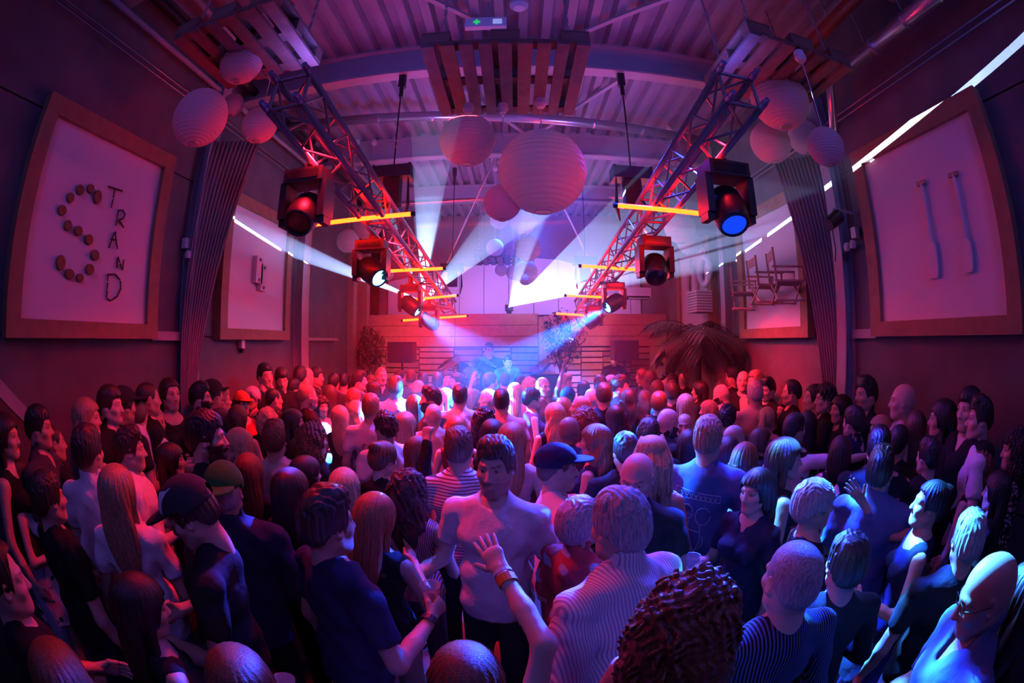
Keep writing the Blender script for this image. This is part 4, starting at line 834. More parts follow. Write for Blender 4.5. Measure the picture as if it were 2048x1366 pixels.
def _cloth(nm, col):
    """col, or (col, pattern, second colour)"""
    pat = None
    if isinstance(col[0], tuple): col, pat, c2 = col
    m = bpy.data.materials.new(nm); m.use_nodes = True; nt = m.node_tree; b = nt.nodes['Principled BSDF']; L = nt.links.new
    b.inputs['Roughness'].default_value = .85; b.inputs['Specular IOR Level'].default_value = .25; b.inputs['Base Color'].default_value = (*col, 1)
    tc = nt.nodes.new('ShaderNodeTexCoord'); n = nt.nodes.new('ShaderNodeTexNoise'); n.inputs['Scale'].default_value = 14; n.inputs['Detail'].default_value = 5
    L(tc.outputs['Object'], n.inputs['Vector']); bp = nt.nodes.new('ShaderNodeBump'); bp.inputs['Strength'].default_value = .35; bp.inputs['Distance'].default_value = .03
    L(n.outputs['Fac'], bp.inputs['Height']); L(bp.outputs[0], b.inputs['Normal'])
    if pat:
        mx = nt.nodes.new('ShaderNodeMix'); mx.data_type = 'RGBA'; mx.inputs[6].default_value = (*col, 1); mx.inputs[7].default_value = (*c2, 1); L(mx.outputs[2], b.inputs['Base Color'])
        if pat in ('hstripe', 'vstripe'):
            wv = nt.nodes.new('ShaderNodeTexWave'); wv.bands_direction = 'Z' if pat == 'hstripe' else 'X'; wv.inputs['Scale'].default_value = 16 if pat == 'hstripe' else 30
            wv.inputs['Distortion'].default_value = .8; wv.inputs['Detail Scale'].default_value = 1; L(tc.outputs['Object'], wv.inputs['Vector']); src = wv.outputs['Fac']; lo, hi = (.72, .8) if pat == 'hstripe' else (.62, .8)
        else:
            sc = {'floral': 11, 'dots': 16, 'leaf': 9, 'sequin': 45}[pat]
            v = nt.nodes.new('ShaderNodeTexVoronoi'); v.inputs['Scale'].default_value = sc
            nn = nt.nodes.new('ShaderNodeTexNoise'); nn.inputs['Scale'].default_value = 9; L(tc.outputs['Object'], nn.inputs['Vector'])
            ad = nt.nodes.new('ShaderNodeMix'); ad.data_type = 'RGBA'; ad.inputs[0].default_value = .12; L(tc.outputs['Object'], ad.inputs[6]); L(nn.outputs['Color'], ad.inputs[7])
            L(ad.outputs[2] if pat != 'sequin' else tc.outputs['Object'], v.inputs['Vector']); src = v.outputs['Distance']; lo, hi = (.36, .30)
            if pat == 'sequin': lo, hi = .5, .2
        mr = nt.nodes.new('ShaderNodeMapRange'); mr.inputs['From Min'].default_value = lo; mr.inputs['From Max'].default_value = hi; L(src, mr.inputs['Value']); L(mr.outputs[0], mx.inputs[0])
    return m
_mc = {}
def pm(kind, col):
    key = (kind, str(col))
    if key not in _mc: _mc[key] = {'skin': _skin, 'hair': _hairm, 'cloth': _cloth}[kind](kind, col)
    return _mc[key]
SKIN = [None]; SKIN[0] = pm('skin', (.62, .40, .30))
HAIR = dict(black=(.012, .010, .010), dark=(.035, .022, .016), brown=(.10, .055, .032), auburn=(.20, .07, .03), fair=(.38, .25, .14), blonde=(.60, .44, .25), grey=(.42, .42, .43), white=(.72, .72, .72), red=(.32, .11, .04))
CLO = dict(slate=(.34, .36, .42), black=(.012, .012, .014), navy=(.015, .018, .05), white=(.75, .74, .75), grey=(.25, .25, .27), charcoal=(.05, .05, .055), blue=(.10, .16, .38), lightblue=(.42, .55, .72), pink=(.72, .38, .42), red=(.45, .05, .05), beige=(.55, .45, .36), denim=(.09, .13, .24), olive=(.12, .13, .07), teal=(.05, .22, .24), maroon=(.16, .03, .04), purple=(.16, .08, .22))
def cl(c):
    if ':' in c:
        a, p, b = c.split(':'); return (CLO[a], p, CLO[b])
    return CLO[c]
def child(me, name, parent, m, mtx=None, label=None):
    o = bpy.data.objects.new(name, me); COL.objects.link(o); o.parent = parent
    if mtx is not None: o.matrix_local = mtx
    if m is not None:
        for i, s in enumerate(o.material_slots):
            mm = m[i] if isinstance(m, list) else m
            if mm is not None: s.link = 'OBJECT'; s.material = mm
    if label: o['label'] = label
    return o
def person(label, loc, rz, scale=1, fem=False, arms=('down', 'down'), lod=1, hair=('short', 'brown'), top=('tee', 'black'), bottom='denim', lean=0, tilt=(0, 0, 0),
           mouth=0, beard=None, skin=(.62, .40, .30), heavy=0, extra=(), seed=0, group=None, shades=None):
    r = bpy.data.objects.new('person', None); COL.objects.link(r); r.location = loc; r.rotation_euler = (0, 0, rz); r.scale = (scale,)*3
    r['label'] = label; r['category'] = 'person'; r.empty_display_size = .2
    if group: r['group'] = group
    me, Hm = body_mesh(fem, arms, lod, True, mouth, .55 if beard else None, lean, tilt, heavy)
    child(me, 'body', r, pm('skin', skin))
    if hair[0] != 'bald':
        V, Q = hair_mesh(hair[0], lod, seed % 2); key = ('hm', hair[0], lod, seed % 2)
        if key not in _bc: _bc[key] = np_mesh('hair', V, Q, [SKIN[0]])
        child(_bc[key], 'hair', r, pm('hair', HAIR[hair[1]]), Hm)
    if beard and beard != 'stubble':
        key = ('bm', lod)
        if key not in _bc: _bc[key] = np_mesh('beard', *beard_mesh(lod), [SKIN[0]])
        child(_bc[key], 'beard', r, pm('hair', HAIR[beard]), Hm)
    nm = {'tee': 'shirt', 'polo': 'shirt', 'shirt': 'shirt', 'long': 'sweater', 'tank': 'tank_top', 'dress': 'dress', 'jacket': 'jacket'}[top[0]]
    child(cloth_mesh(top[0], fem, arms, lod, lean, heavy), nm, r, pm('cloth', cl(top[1])))
    child(cloth_mesh('trousers', fem, arms, min(2, lod+1)), 'trousers', r, pm('cloth', cl(bottom)))
    for e in extra: EXTRA[e](r, Hm, arms, fem, lean)
    return r, Hm
# ---- worn extras
def tube_mesh(pts, r, n=8, name='band', closed=False):
    pts = [Vector(p) for p in pts]; V = []; F = []; N = len(pts)
    for i, p in enumerate(pts):
        a = pts[(i+1) % N] if closed or i < N-1 else p; b = pts[i-1] if closed or i > 0 else p
        d = (a-b).normalized(); u = d.orthogonal().normalized() if i == 0 else (u-d*u.dot(d)).normalized(); v = d.cross(u)
        rr = r[i] if isinstance(r, (list, tuple)) else r
        for k in range(n): V.append(p+(u*cos(2*pi*k/n)+v*sin(2*pi*k/n))*rr)
    for i in range(N if closed else N-1):
        j = (i+1) % N
        for k in range(n): F.append((i*n+k, i*n+(k+1) % n, j*n+(k+1) % n, j*n+k))
    if not closed: F += [tuple(range(n))[::-1], tuple(range((N-1)*n, N*n))]
    me = bpy.data.meshes.new(name); me.from_pydata(V, [], F); me.polygons.foreach_set('use_smooth', [True]*len(F)); me.materials.append(SKIN[0]); return me
def _glasses(r, Hm, *a):
    if 'gl' not in _bc:
        bm = bmesh.new()
        for sx in (-1, 1):
            ring = [(sx*.031+.021*cos(t)*1.05, .091-.006*abs(cos(t)), .012+.017*sin(t)) for t in np.linspace(0, 2*pi, 15)[:-1]]
            bm.from_mesh(tube_mesh(ring, .0018, 5, closed=True)); bm.from_mesh(tube_mesh([(sx*.052, .084, .014), (sx*.073, .05, .012), (sx*.078, .0, .010)], .0016, 5))
        bm.from_mesh(tube_mesh([(-.010, .094, .014), (.010, .094, .014)], .0018, 5)); _bc['gl'] = me = bpy.data.meshes.new('glasses'); bm.to_mesh(me); me.materials.append(SKIN[0])
    child(_bc['gl'], 'glasses', r, MAT['black'], Hm)
def cap_mesh(trucker):
    st = .005; F = Field(axis(-.12, .12, st), axis(-.13, .21, st), axis(-.02, .17, st)); X, Y, Z = F.X, F.Y, F.Z
    F.ell((0, -.016, .045), (.097, .120, .108), .0); F.V[...] = smax(F.V, (.052-.02*(Y < 0)-Z)+0*X+0*Y, .004)
    if trucker: F.ell((0, .045, .115), (.07, .05, .05), .02)
    G = Field(F.xs, F.ys, F.zs); G.ell((0, .095, .058), (.078, .095, .009), 0); G.V[...] = smax(G.V, (.06-Y)+0*X+0*Z, .004); G.V -= .002
    top = F.mesh(); brim = G.mesh(); return top, brim
def _cap(top, brim, back=False, front=None):
    def f(r, Hm, *a):
        if 'cap' not in _bc: t, b = cap_mesh(False); _bc['cap'] = np_mesh('cap', *t, [SKIN[0]]); _bc['brim'] = np_mesh('brim', *b, [SKIN[0]])
        M = Hm @ (Matrix.Rotation(pi, 4, 'Z') @ Matrix.Translation((0, .03, 0)) if back else Matrix.Identity(4))
        c = child(_bc['cap'], 'cap', r, pm('cloth', top), M); child(_bc['brim'], 'brim', c, pm('cloth', brim))
        if front:
            me = bpy.data.meshes.new('cap_front'); st = np.linspace(-1, 1, 9); V = []; Fc = []
            for i in range(9):
                for j in range(9):
                    x = st[i]*.062; z = .060+.072*(st[j]+1)/2; k = max(0, 1-(x/.097)**2-((z-.045)/.108)**2); V.append((x, -.016+.1225*math.sqrt(k)+.002, z))
            for i in range(8):
                for j in range(8): Fc.append((i*9+j, (i+1)*9+j, (i+1)*9+j+1, i*9+j+1))
            me.from_pydata(V, [], Fc); me.materials.append(SKIN[0]); child(me, 'cap_front', c, pm('cloth', front))
            V = []; Fc = []; rr = random.Random(2)
            for row, z0 in enumerate((.072, .088, .104)):
                for kx in range(5):
                    if rr.random() < .2: continue
                    for (xa, xb, za, zb) in ((0, .003, 0, .012), (0, .008, .0095, .012)) if rr.random() < .5 else ((.005, .008, 0, .012), (0, .008, 0, .0025), (0, .003, .004, .012)):
                        n0 = len(V)
                        for x, z in ((xa, za), (xb, za), (xb, zb), (xa, zb)):
                            x, z = -.028+kx*.0115+x, z0+z; k = max(0, 1-(x/.097)**2-((z-.045)/.108)**2); V.append((x, -.016+.1225*math.sqrt(k)+.0035, z))
                        Fc.append((n0, n0+1, n0+2, n0+3))
            me = bpy.data.meshes.new('cap_lettering'); me.from_pydata(V, [], Fc); me.materials.append(SKIN[0]); child(me, 'cap_lettering', c, MAT['black'])
    return f
EXTRA = {'capred': _cap((.7, .12, .04), (.7, .12, .04)), 'glasses': _glasses, 'capnavy': _cap((.012, .016, .06), (.012, .016, .06)), 'capgreen': _cap((.02, .16, .03), (.02, .16, .03), back=True),
         'captruck': _cap((.04, .04, .05), (.015, .015, .02), front=(.75, .74, .75)), 'capblack': _cap((.02, .02, .025), (.02, .02, .025)), 'capwhite': _cap((.6, .58, .6), (.6, .58, .6))}

# ------------------------------------------------------------------ the crowd: pixel of the head, its height, facing (0 back, 90 to the right, 180 towards us), look
# u v h facing sex hair:colour top:cloth options | label
CROWD = '''
14 875 42 120 f long:dark tank:black m=1|smiling dark-haired woman at the left frame edge under the handrail
80 858 40 120 m short:black shirt:charcoal s=2|dark-haired man below the stair handrail looking right
108 888 46 70 m buzz:dark tee:black|close-cropped man behind the woman in the patterned dress
177 838 42 110 f longwavy:fair tank:beige m=1|smiling wavy-haired woman standing against the left concrete wall
222 813 56 130 m short:dark shirt:black m=1 a=down,down|tall grinning man in open black shirt at left wall
250 815 44 60 m short:dark tee:black x=capblack|man in dark cap turned away behind the tall grinning man
298 800 43 80 m buzz:dark tee:black|man with shaved sides in profile against the left wall
276 828 44 20 m buzz:brown shirt:white l=.2 a=hip,down|balding man in loose white shirt seen from behind by left wall
314 846 50 150 m buzz:grey shirt:black s=2|grey-cropped older man in black v-neck staring at us on the left
341 790 42 150 f pony:dark tank:black a=fold,drink|dark-haired woman in black v-neck beside the left curtain foot
402 797 43 110 m quiff:black shirt:navy:floral:white beard=black a=fold,down|bearded man in floral shirt by the left curtain
427 791 38 40 m short:dark tee:charcoal x=capblack|man in dark cap behind the bearded floral-shirt man
443 801 43 80 m short:fair polo:lightblue x=glasses|fair man with glasses in pale shirt, left of centre back
485 809 36 160 f bob:dark tank:red x=capred|person with glowing orange headband at left
503 798 36 200 f pixie:grey tee:charcoal m=1|short-haired smiling person facing us behind the orange headband
415 878 80 100 m short:black tee:black beard=black heavy=.03|burly black-bearded man in black tee looking right
475 890 74 -70 f long:blonde tank:red|blonde woman leaning her face towards the burly bearded man
478 838 48 30 f long:brown tank:charcoal|woman with long brown hair behind the leaning blonde
178 905 86 40 m short:dark polo:white heavy=.045 a=fore,fore|big man in white polo seen from behind at left
262 902 84 95 m quiff:dark tee:white a=drink,fore|dark-haired man holding a cup beside the big white polo
238 987 95 28 f long:fair tee:white a=fore,down|long-haired person in white tee with a blue light patch
345 922 70 85 f long:black long:black m=1 a=clap,fore|laughing black-haired woman in profile left of the caps
38 955 60 110 f longwavy:dark dress:white:floral:black a=fold,down m=1|laughing woman in black and white patterned dress at left edge
452 985 96 18 m fringe:grey jacket:navy x=capgreen heavy=.03|man in green backward cap and dark denim jacket
380 1020 84 -75 m short:dark tee:black x=captruck n=.45 a=fold,drink|man looking down in white-fronted trucker cap
10 1165 124 95 m receding:dark tee:black a=down,fore|man in profile cut by the lower left frame edge
287 1215 128 82 f long:black tank:black n=.15|woman with long black hair in profile low on the left
484 1368 128 10 f long:auburn tank:black a=drink,down|reddish-brown head at the bottom edge behind a raised cup
130 1362 112 30 f longwavy:auburn long:black|wavy brown head low in the bottom left corner
531 753 28 150 m short:black tee:black x=glasses|man in dark glasses against the wall under the second left frame
563 757 28 170 m short:dark tee:black n=.35|man looking down against the wall under the second left frame
534 782 38 60 m bald:dark tee:charcoal|shiny bald man below the two men at the left wall
548 800 46 55 m buzz:black tee:black|black-cropped man in black tee before the shiny bald man
588 778 36 60 m short:black polo:white|man with white collar at left back
616 793 46 80 m buzz:fair tee:black x=glasses beard=grey|greying bearded man with glasses in black tee
643 814 42 140 f bobcurl:dark tank:beige|woman with dark curly bob glancing our way, left centre
588 846 52 85 f long:dark tank:black|woman with straight dark hair and bare shoulder in profile
536 840 44 20 f bobcurl:blonde tee:charcoal|person with short blond curls seen from behind at left
550 882 64 15 m quiff:brown tee:beige|man with shaved nape in beige tee, back to us
628 882 66 70 f curly:auburn tee:black|woman with big gathered auburn curls and black top
680 836 46 15 f long:blonde tank:charcoal|blonde with hair lit bright blue, back to us, left one
713 824 44 5 f longwavy:blonde tank:navy|blonde with blue-lit wavy hair right beside the other
660 789 36 0 f long:brown tank:beige|brunette with long hair among the back rows, left centre
720 763 38 110 m quiff:dark tee:charcoal|dark-haired broad-faced man below the left speaker
708 795 38 5 f longwavy:red tank:pink|strawberry-blond woman from behind below the left speaker
745 786 36 -60 m short:dark shirt:charcoal|dark-haired man turned left in front of the tall smiling man
763 753 38 175 m buzz:fair shirt:black m=1|tall smiling fair man in black shirt facing us by the speaker
792 776 46 0 m short:brown shirt:lightblue|man in light blue collared shirt seen from behind
742 817 50 10 m short:red tee:white p=script|red-haired man in white tee with scribbled print
770 857 50 -25 m shortcurl:dark tee:white|man with thick dark curls in white top
812 852 54 0 f long:fair tank:lightblue|woman with long straight hair lit turquoise, back to us
867 832 46 0 m bald:dark tee:beige|bald head glowing red from behind, left of centre
768 918 80 45 f bun:brown long:black a=fist,fore n=.2|woman with pinned-up hair raising a black-sleeved fist
918 900 80 8 m short:brown tee:white:hstripe:maroon|man in white tee with thin dark stripes from behind
615 950 70 62 f longwavy:black long:black|woman with wavy black hair in front of the auburn curls
690 977 70 15 f long:blonde tank:charcoal|blonde woman from behind, behind the navy tee man
658 1050 122 62 m quiff:dark tee:navy a=drink,down|large man in navy tee holding out a clear cup
752 1035 92 35 f long:red tank:black n=.3 a=clap,fore|pinkish-blond woman bowing beside the navy tee man
892 758 28 150 m short:dark tee:charcoal|dark-haired man whispering, left of the DJ, facing us
914 764 30 -100 m short:black tee:black|black-haired man turned left towards the whispering man
828 812 42 -10 f long:brown tank:maroon|woman with long brown hair beside the blue shirt
860 800 44 -80 m quiff:dark tee:charcoal beard=dark|man facing left with hair rimmed in turquoise light
893 797 40 60 f long:blonde tank:pink|blonde woman left of the white-shirted back
920 795 46 5 m short:black shirt:white|black-haired man in white shirt seen from behind, centre
948 797 36 60 f bob:brown tee:navy a=down,up|woman with one hand laid on her own head
974 799 42 -105 f pony:white tank:navy m=1|grey-haired laughing woman with hair tied back, centre
968 840 48 0 f curly:black tank:black|woman with black curls from behind in the centre
912 860 44 0 f fringe2:red tank:maroon|redhead from behind next to the striped tee
840 905 54 60 f long:brown tank:maroon|long-haired woman half hidden behind the raised fist
981 766 36 60 m short:dark tee:teal a=drink,down|man drinking in the cyan light before the DJ
1010 764 32 0 m short:dark tee:white|back of dark head in cyan haze by the DJ
1031 785 42 15 f long:blonde tank:pink|woman with very long pale hair below the DJ
1003 805 50 5 m short:black tee:pink|man with blue-black hair in pale pink tee from behind
1065 798 44 80 f pixie:black dress:purple m=2|woman with open mouth in off-shoulder violet top
1087 775 40 130 m buzz:grey polo:maroon|tall grey-haired man in v-neck behind the shouting woman
1132 769 34 120 m quiff:fair tee:pink x=glasses a=up,down m=1|man with glasses punching the air near the planter
1108 832 48 -20 f longwavy:blonde tank:navy|blonde with tousled hair in navy sleeveless top
1160 815 42 -105 m bald:dark tee:pink beard=stubble|bald man with stubble facing left in the centre
1127 817 44 10 f bob:red tank:maroon|reddish bob from behind, centre right
1207 792 50 4 m short:brown tee:navy heavy=.02|broad man in navy tee with his back to us
1241 774 42 82 m quiff:dark tee:black a=drink,drink|man in tight black tee holding two cups
1170 842 48 0 f bobcurl:auburn tee:white|person with reddish curls in white, back to us
1140 862 54 50 m bald:dark tee:navy|dark-toned bald man in navy bending to the wavy-haired woman
1188 884 64 -75 f longwavy:auburn tank:navy|woman with wavy auburn hair and bare arm facing left
1117 940 84 80 m buzz:brown tee:white x=capnavy a=down,down|man in navy cap and pale tee looking right
1273 955 84 192 m bald:dark tee:black n=.25|bald man in black tee facing us with lowered eyes
1302 925 84 0 f dreads:blonde tank:beige|woman with thick blonde dreadlocks behind the bald man
1416 880 84 10 m short:fair tee:blue p=figure|tall fair man in blue tee with line drawing on back
990 938 116 198 m quiff:brown tee:white a=out,down beard=stubble|man in white tee looking back at us with digital watch
985 872 74 0 f long:black tank:black|woman with sleek black hair behind the white tee man
1024 884 70 8 f long:red tank:pink|woman with long copper hair behind the white tee man
1163 1048 100 40 f pixie:grey shirt:red:leaf:lightblue|woman with short grey hair in red leaf-pattern blouse
1237 1052 110 -45 m short:grey shirt:white:vstripe:slate heavy=.05 l=.15|stout grey man in striped short-sleeved shirt from behind
1388 1252 120 28 f curly:auburn tank:pink|woman with auburn curls low in front
1337 844 58 65 m bald:dark shirt:black beard=dark n=.3|bald bearded man in black looking down, right centre
1368 853 46 170 m bald:dark tee:black|bald man beside the bald bearded one
1297 874 48 0 m short:dark tee:black|dark cropped head just above the dreadlocks
1376 890 48 0 f long:dark tank:black|woman with dark hair streaked turquoise by light
1370 813 46 -30 f long:blonde tank:black|blonde woman right of centre, long hair down her back
1398 782 40 -80 f long:black long:black|pale woman with black hair in profile to the left
1441 788 46 -65 m bald:dark tee:white beard=dark n=.35|bald bearded man in white tee looking down
1345 767 32 185 m short:brown tee:black|man facing us in the back row before the palm trunk
1367 760 28 0 m bald:brown tee:black|bald head from behind left of the palm trunk
1415 823 42 -60 f bob:fair tank:beige|fair bob turned left in front of the bald white tee man
1455 838 44 0 m shortcurl:black tee:charcoal|dark curly head at right, below the white tee man
1318 806 42 0 f pixie:red tee:black|short reddish hair from behind, centre right
1342 788 40 0 m short:dark tee:black|dark short-haired back beside the long-haired women
1315 779 36 5 f longwavy:brown long:black|woman with big wavy brown hair, right centre back
1283 753 34 -80 f longwavy:auburn long:black|long-haired woman in profile below the right speaker
1301 758 36 5 f longwavy:brown long:charcoal|wavy-haired woman back to us right of the speaker stand
1320 738 26 165 m short:dark tee:black a=drink,down|man in black with a drink by the palm, facing us
1339 740 26 -60 m short:dark tee:white|man in white tee by the palm talking left
1200 772 38 0 m short:dark tee:charcoal|dark head just behind the broad navy tee
1222 771 34 10 m short:grey tee:grey x=capwhite|man in pale cap behind the two-cup man
1167 779 34 0 f long:black tank:navy|woman with black hair left of the broad navy tee
1135 797 36 0 m short:black tee:navy x=capnavy|dark capped head before the man with glasses
1060 774 36 0 f curly:blonde tank:pink|light frizzy-haired woman behind the shouting woman
1182 798 40 0 m bald:fair tee:pink|reddish balding head left of the broad navy tee
1330 846 0 20 f shortcurl:dark long:purple|curly-haired person in patterned violet top, right centre
1446 758 30 100 m short:black tee:black|left man of two with heads together at right wall
1461 755 32 -90 m short:black tee:black|right man of two with heads together at right wall
1486 763 36 195 m bald:grey tee:black a=fold,down|lean bald man in black facing us at right wall
1510 765 32 -130 m short:fair tee:beige|fair man turned left at the right wall
1508 789 42 -30 m short:grey tee:beige|grey-brown head from behind below the fair man
1535 778 46 -130 m quiff:black tee:black n=.2|black-haired man in black tee with lowered eyes, right
1582 787 40 -105 m receding:black tee:black|man with high forehead in black at the right wall
1627 796 36 -105 f pony:black tee:grey|dark woman partly behind the man with glasses, right
1650 799 44 -95 m shortcurl:black tee:black x=glasses|man with glasses and black curls beside the right curtain
1731 791 45 -140 m quiff:black shirt:black m=1|dark-haired grinning man right of the right curtain
1803 804 46 -100 m bald:fair tank:pink|bald man in pale pink top at the right wall
1830 857 50 10 f long:brown long:black|woman with long brown hair, back to us at right
1882 840 44 -110 f long:black long:black a=fold,fore|woman with long black hair holding up a cigarette
1937 822 40 -140 m short:black jacket:black|man in black jacket at far right wall
1957 840 50 -100 m quiff:dark tee:white|man with receding hair in white tee at far right
2027 902 62 -110 f curly:black long:black:sequin:beige|dark-haired woman in glittering top at right frame edge
1706 846 56 -55 m short:black shirt:navy:floral:pink|black-haired man in dark flowered shirt at right
1757 862 40 -110 f bob:blonde tank:maroon|blonde face in profile between dark heads at right
1590 860 46 35 m receding:dark tee:white:leaf:black a=point,down|balding man in leaf-print tee stretching out an arm
1534 838 46 20 f pony:blonde tank:pink|woman with strawberry-blond ponytail at right
1568 820 38 -120 f longwavy:black tank:black|dark curly woman facing left in right back rows
1615 852 56 0 f long:black long:black|long dark hair from behind next to balding leaf-print man
1470 878 56 60 m bald:grey shirt:lightblue|bald man with light collar seen from behind, right
1523 882 50 80 f bob:brown tee:black x=glasses|brown-haired woman with glasses looking right
1490 922 62 20 f longwavy:red tank:maroon|reddish-brown long hair from behind, right centre
1572 920 66 80 f long:brown tank:black|woman with smooth brown hair in profile looking right
1757 897 66 0 m short:black shirt:black:floral:pink|black-haired person in black flower print from behind
1797 888 52 10 m short:black tee:black|man in black tee from behind right of flower print
1760 945 76 12 m quiff:black shirt:blue a=fore,fore|man in blue shirt behind the raised blue-lit hand
1510 985 82 -145 f fringe2:black polo:navy a=drink,down|woman with black fringe lit blue holding a drink
1630 1012 96 65 f pixie:grey tank:black a=fore,down|grey-haired woman with bare nape, head lit turquoise
1856 1012 90 -105 f bun:black dress:navy n=-.15 a=salute,drink m=1|singing woman in satin v-neck raising her hand
1908 926 56 0 f long:fair tank:charcoal|straight fair hair from behind at right
1955 938 56 -65 f curly:auburn dress:black|curly woman with bare red-lit shoulders at right
1933 1082 100 -30 m short:grey tee:black|grey-haired man with bright blue-lit head, right foreground
1580 1160 108 -40 m buzz:grey long:black:vstripe:blue|cropped grey man in dark striped top lit blue
1972 1185 118 -120 m bald:fair shirt:denim x=glasses n=.3|bald man with glasses in the lower right corner
2040 1190 100 -60 f long:dark long:black|dark figure at the lower right frame edge
932 1362 140 0 f longwavy:auburn tank:pink a=hail,down|wavy head at bottom centre raising a blurred hand
601 754 24 20 m short:dark tee:black|small dark head far left beside the timber post
616 755 24 20 m bald:fair tee:charcoal|small pinkish bald head by the timber post
633 755 26 100 m short:dark tee:black|small dark head right of the pinkish bald head
610 772 30 0 m bald:fair tee:pink|bald red-lit head behind the greying glasses man
668 766 32 20 m short:black tee:charcoal|black head at left rear before the shrub, left one
686 764 32 0 m short:black tee:beige|black head at left rear before the shrub, right one
742 764 28 200 f bob:fair tee:charcoal|small light-haired face left of tall smiling man
705 768 28 20 m short:dark tee:black|dark head behind the broad-faced man
800 757 28 60 m short:dark tee:maroon|small red-lit face between speaker pole and blue shirt
822 758 30 0 m short:brown tee:charcoal|brown head below the left pallet wall
845 763 30 -20 m short:black tee:navy|black cap of hair below the blue beam
838 780 36 40 m buzz:fair tee:blue|fair cropped head lit blue, left of centre
875 765 32 0 m short:navy2 tee:blue|bluish dark head in front of the DJ desk
1117 790 30 -100 f bob:dark tee:navy|small profile between planter and shouting woman
1043 770 30 0 m short:black tee:black|dark blue head in front of the DJ helper
1260 800 40 10 f longwavy:dark long:black|dark long-haired back beside the two-cup man
1290 800 38 20 f bob:brown long:black|brown bob in shadow right of the two-cup man
1230 835 44 0 f long:dark tank:black|shadowed dark-haired back below the two-cup man
600 905 52 30 f long:dark tank:black|dark hair between beige tee and auburn curls
500 945 62 20 f long:auburn long:black|long auburn hair right of the green cap
585 985 72 40 f long:black long:black|shadowed long black hair behind the navy tee
820 985 60 25 f curly:dark tank:red:vstripe:white|curly woman in red striped top near the striped tee
1250 905 54 -20 m short:dark tee:black|dark head between wavy auburn hair and dreadlocks
1455 905 50 0 f bob:dark tee:charcoal|shadowed bob left of the reddish-brown long hair
1680 905 52 -10 f bob:dark dress:black:floral:pink|woman in flowered black dress at right
1680 820 40 -120 f long:black tee:black|dark woman in front of the right curtain foot
1855 915 54 -40 m short:black tee:black|dark man behind the singing woman
1990 985 60 -90 f long:black long:black|shadowed woman behind the curly red-lit shoulders
100 1000 66 70 m short:dark tee:black|shadowed man between patterned dress and white polo
1690 1130 90 -30 m short:dark long:black|shadowed man behind the cropped grey head
'''
ROWS = []
for ln in CROWD.strip().split('\n'):
    a, lb = ln.split('|'); k = a.split(); o = dict(q.split('=') for q in k[7:])
    ROWS.append(dict(u=float(k[0]), v=float(k[1]), h=float(k[2]) or 46, f=float(k[3]), fem=k[4] == 'f', hair=k[5], top=k[6], o=o, lb=lb))
ARMS['salute'] = ((.30, .16, 1.34), (.24, .37, 1.57), 'open', (-1, .2, .1))
ARMS['hail'] = ((.24, .05, 1.70), (.14, .30, 1.83), 'open', (-.1, 1, .1))
HAIR['navy2'] = (.02, .02, .05)
for r_ in ROWS:
    d = ray(r_['u'], r_['v']); nom = 1.50 if r_['fem'] else 1.62
    t1 = .245*FPX/r_['h']; t2 = (nom-HC)/d[2] if d[2] < -.02 else t1
    t = (t1**.5)*(min(max(t2, t1*.7), t1*1.45)**.5); z = HC+t*d[2]
    lo, hi = (1.38, 1.68) if r_['fem'] else (1.48, 1.80)
    if not lo <= z <= hi: z = min(max(z, lo), hi); t = (z-HC)/d[2]
    t = min(t, 8.3/max(.2, d[1])); r_['d'], r_['t'] = d, t
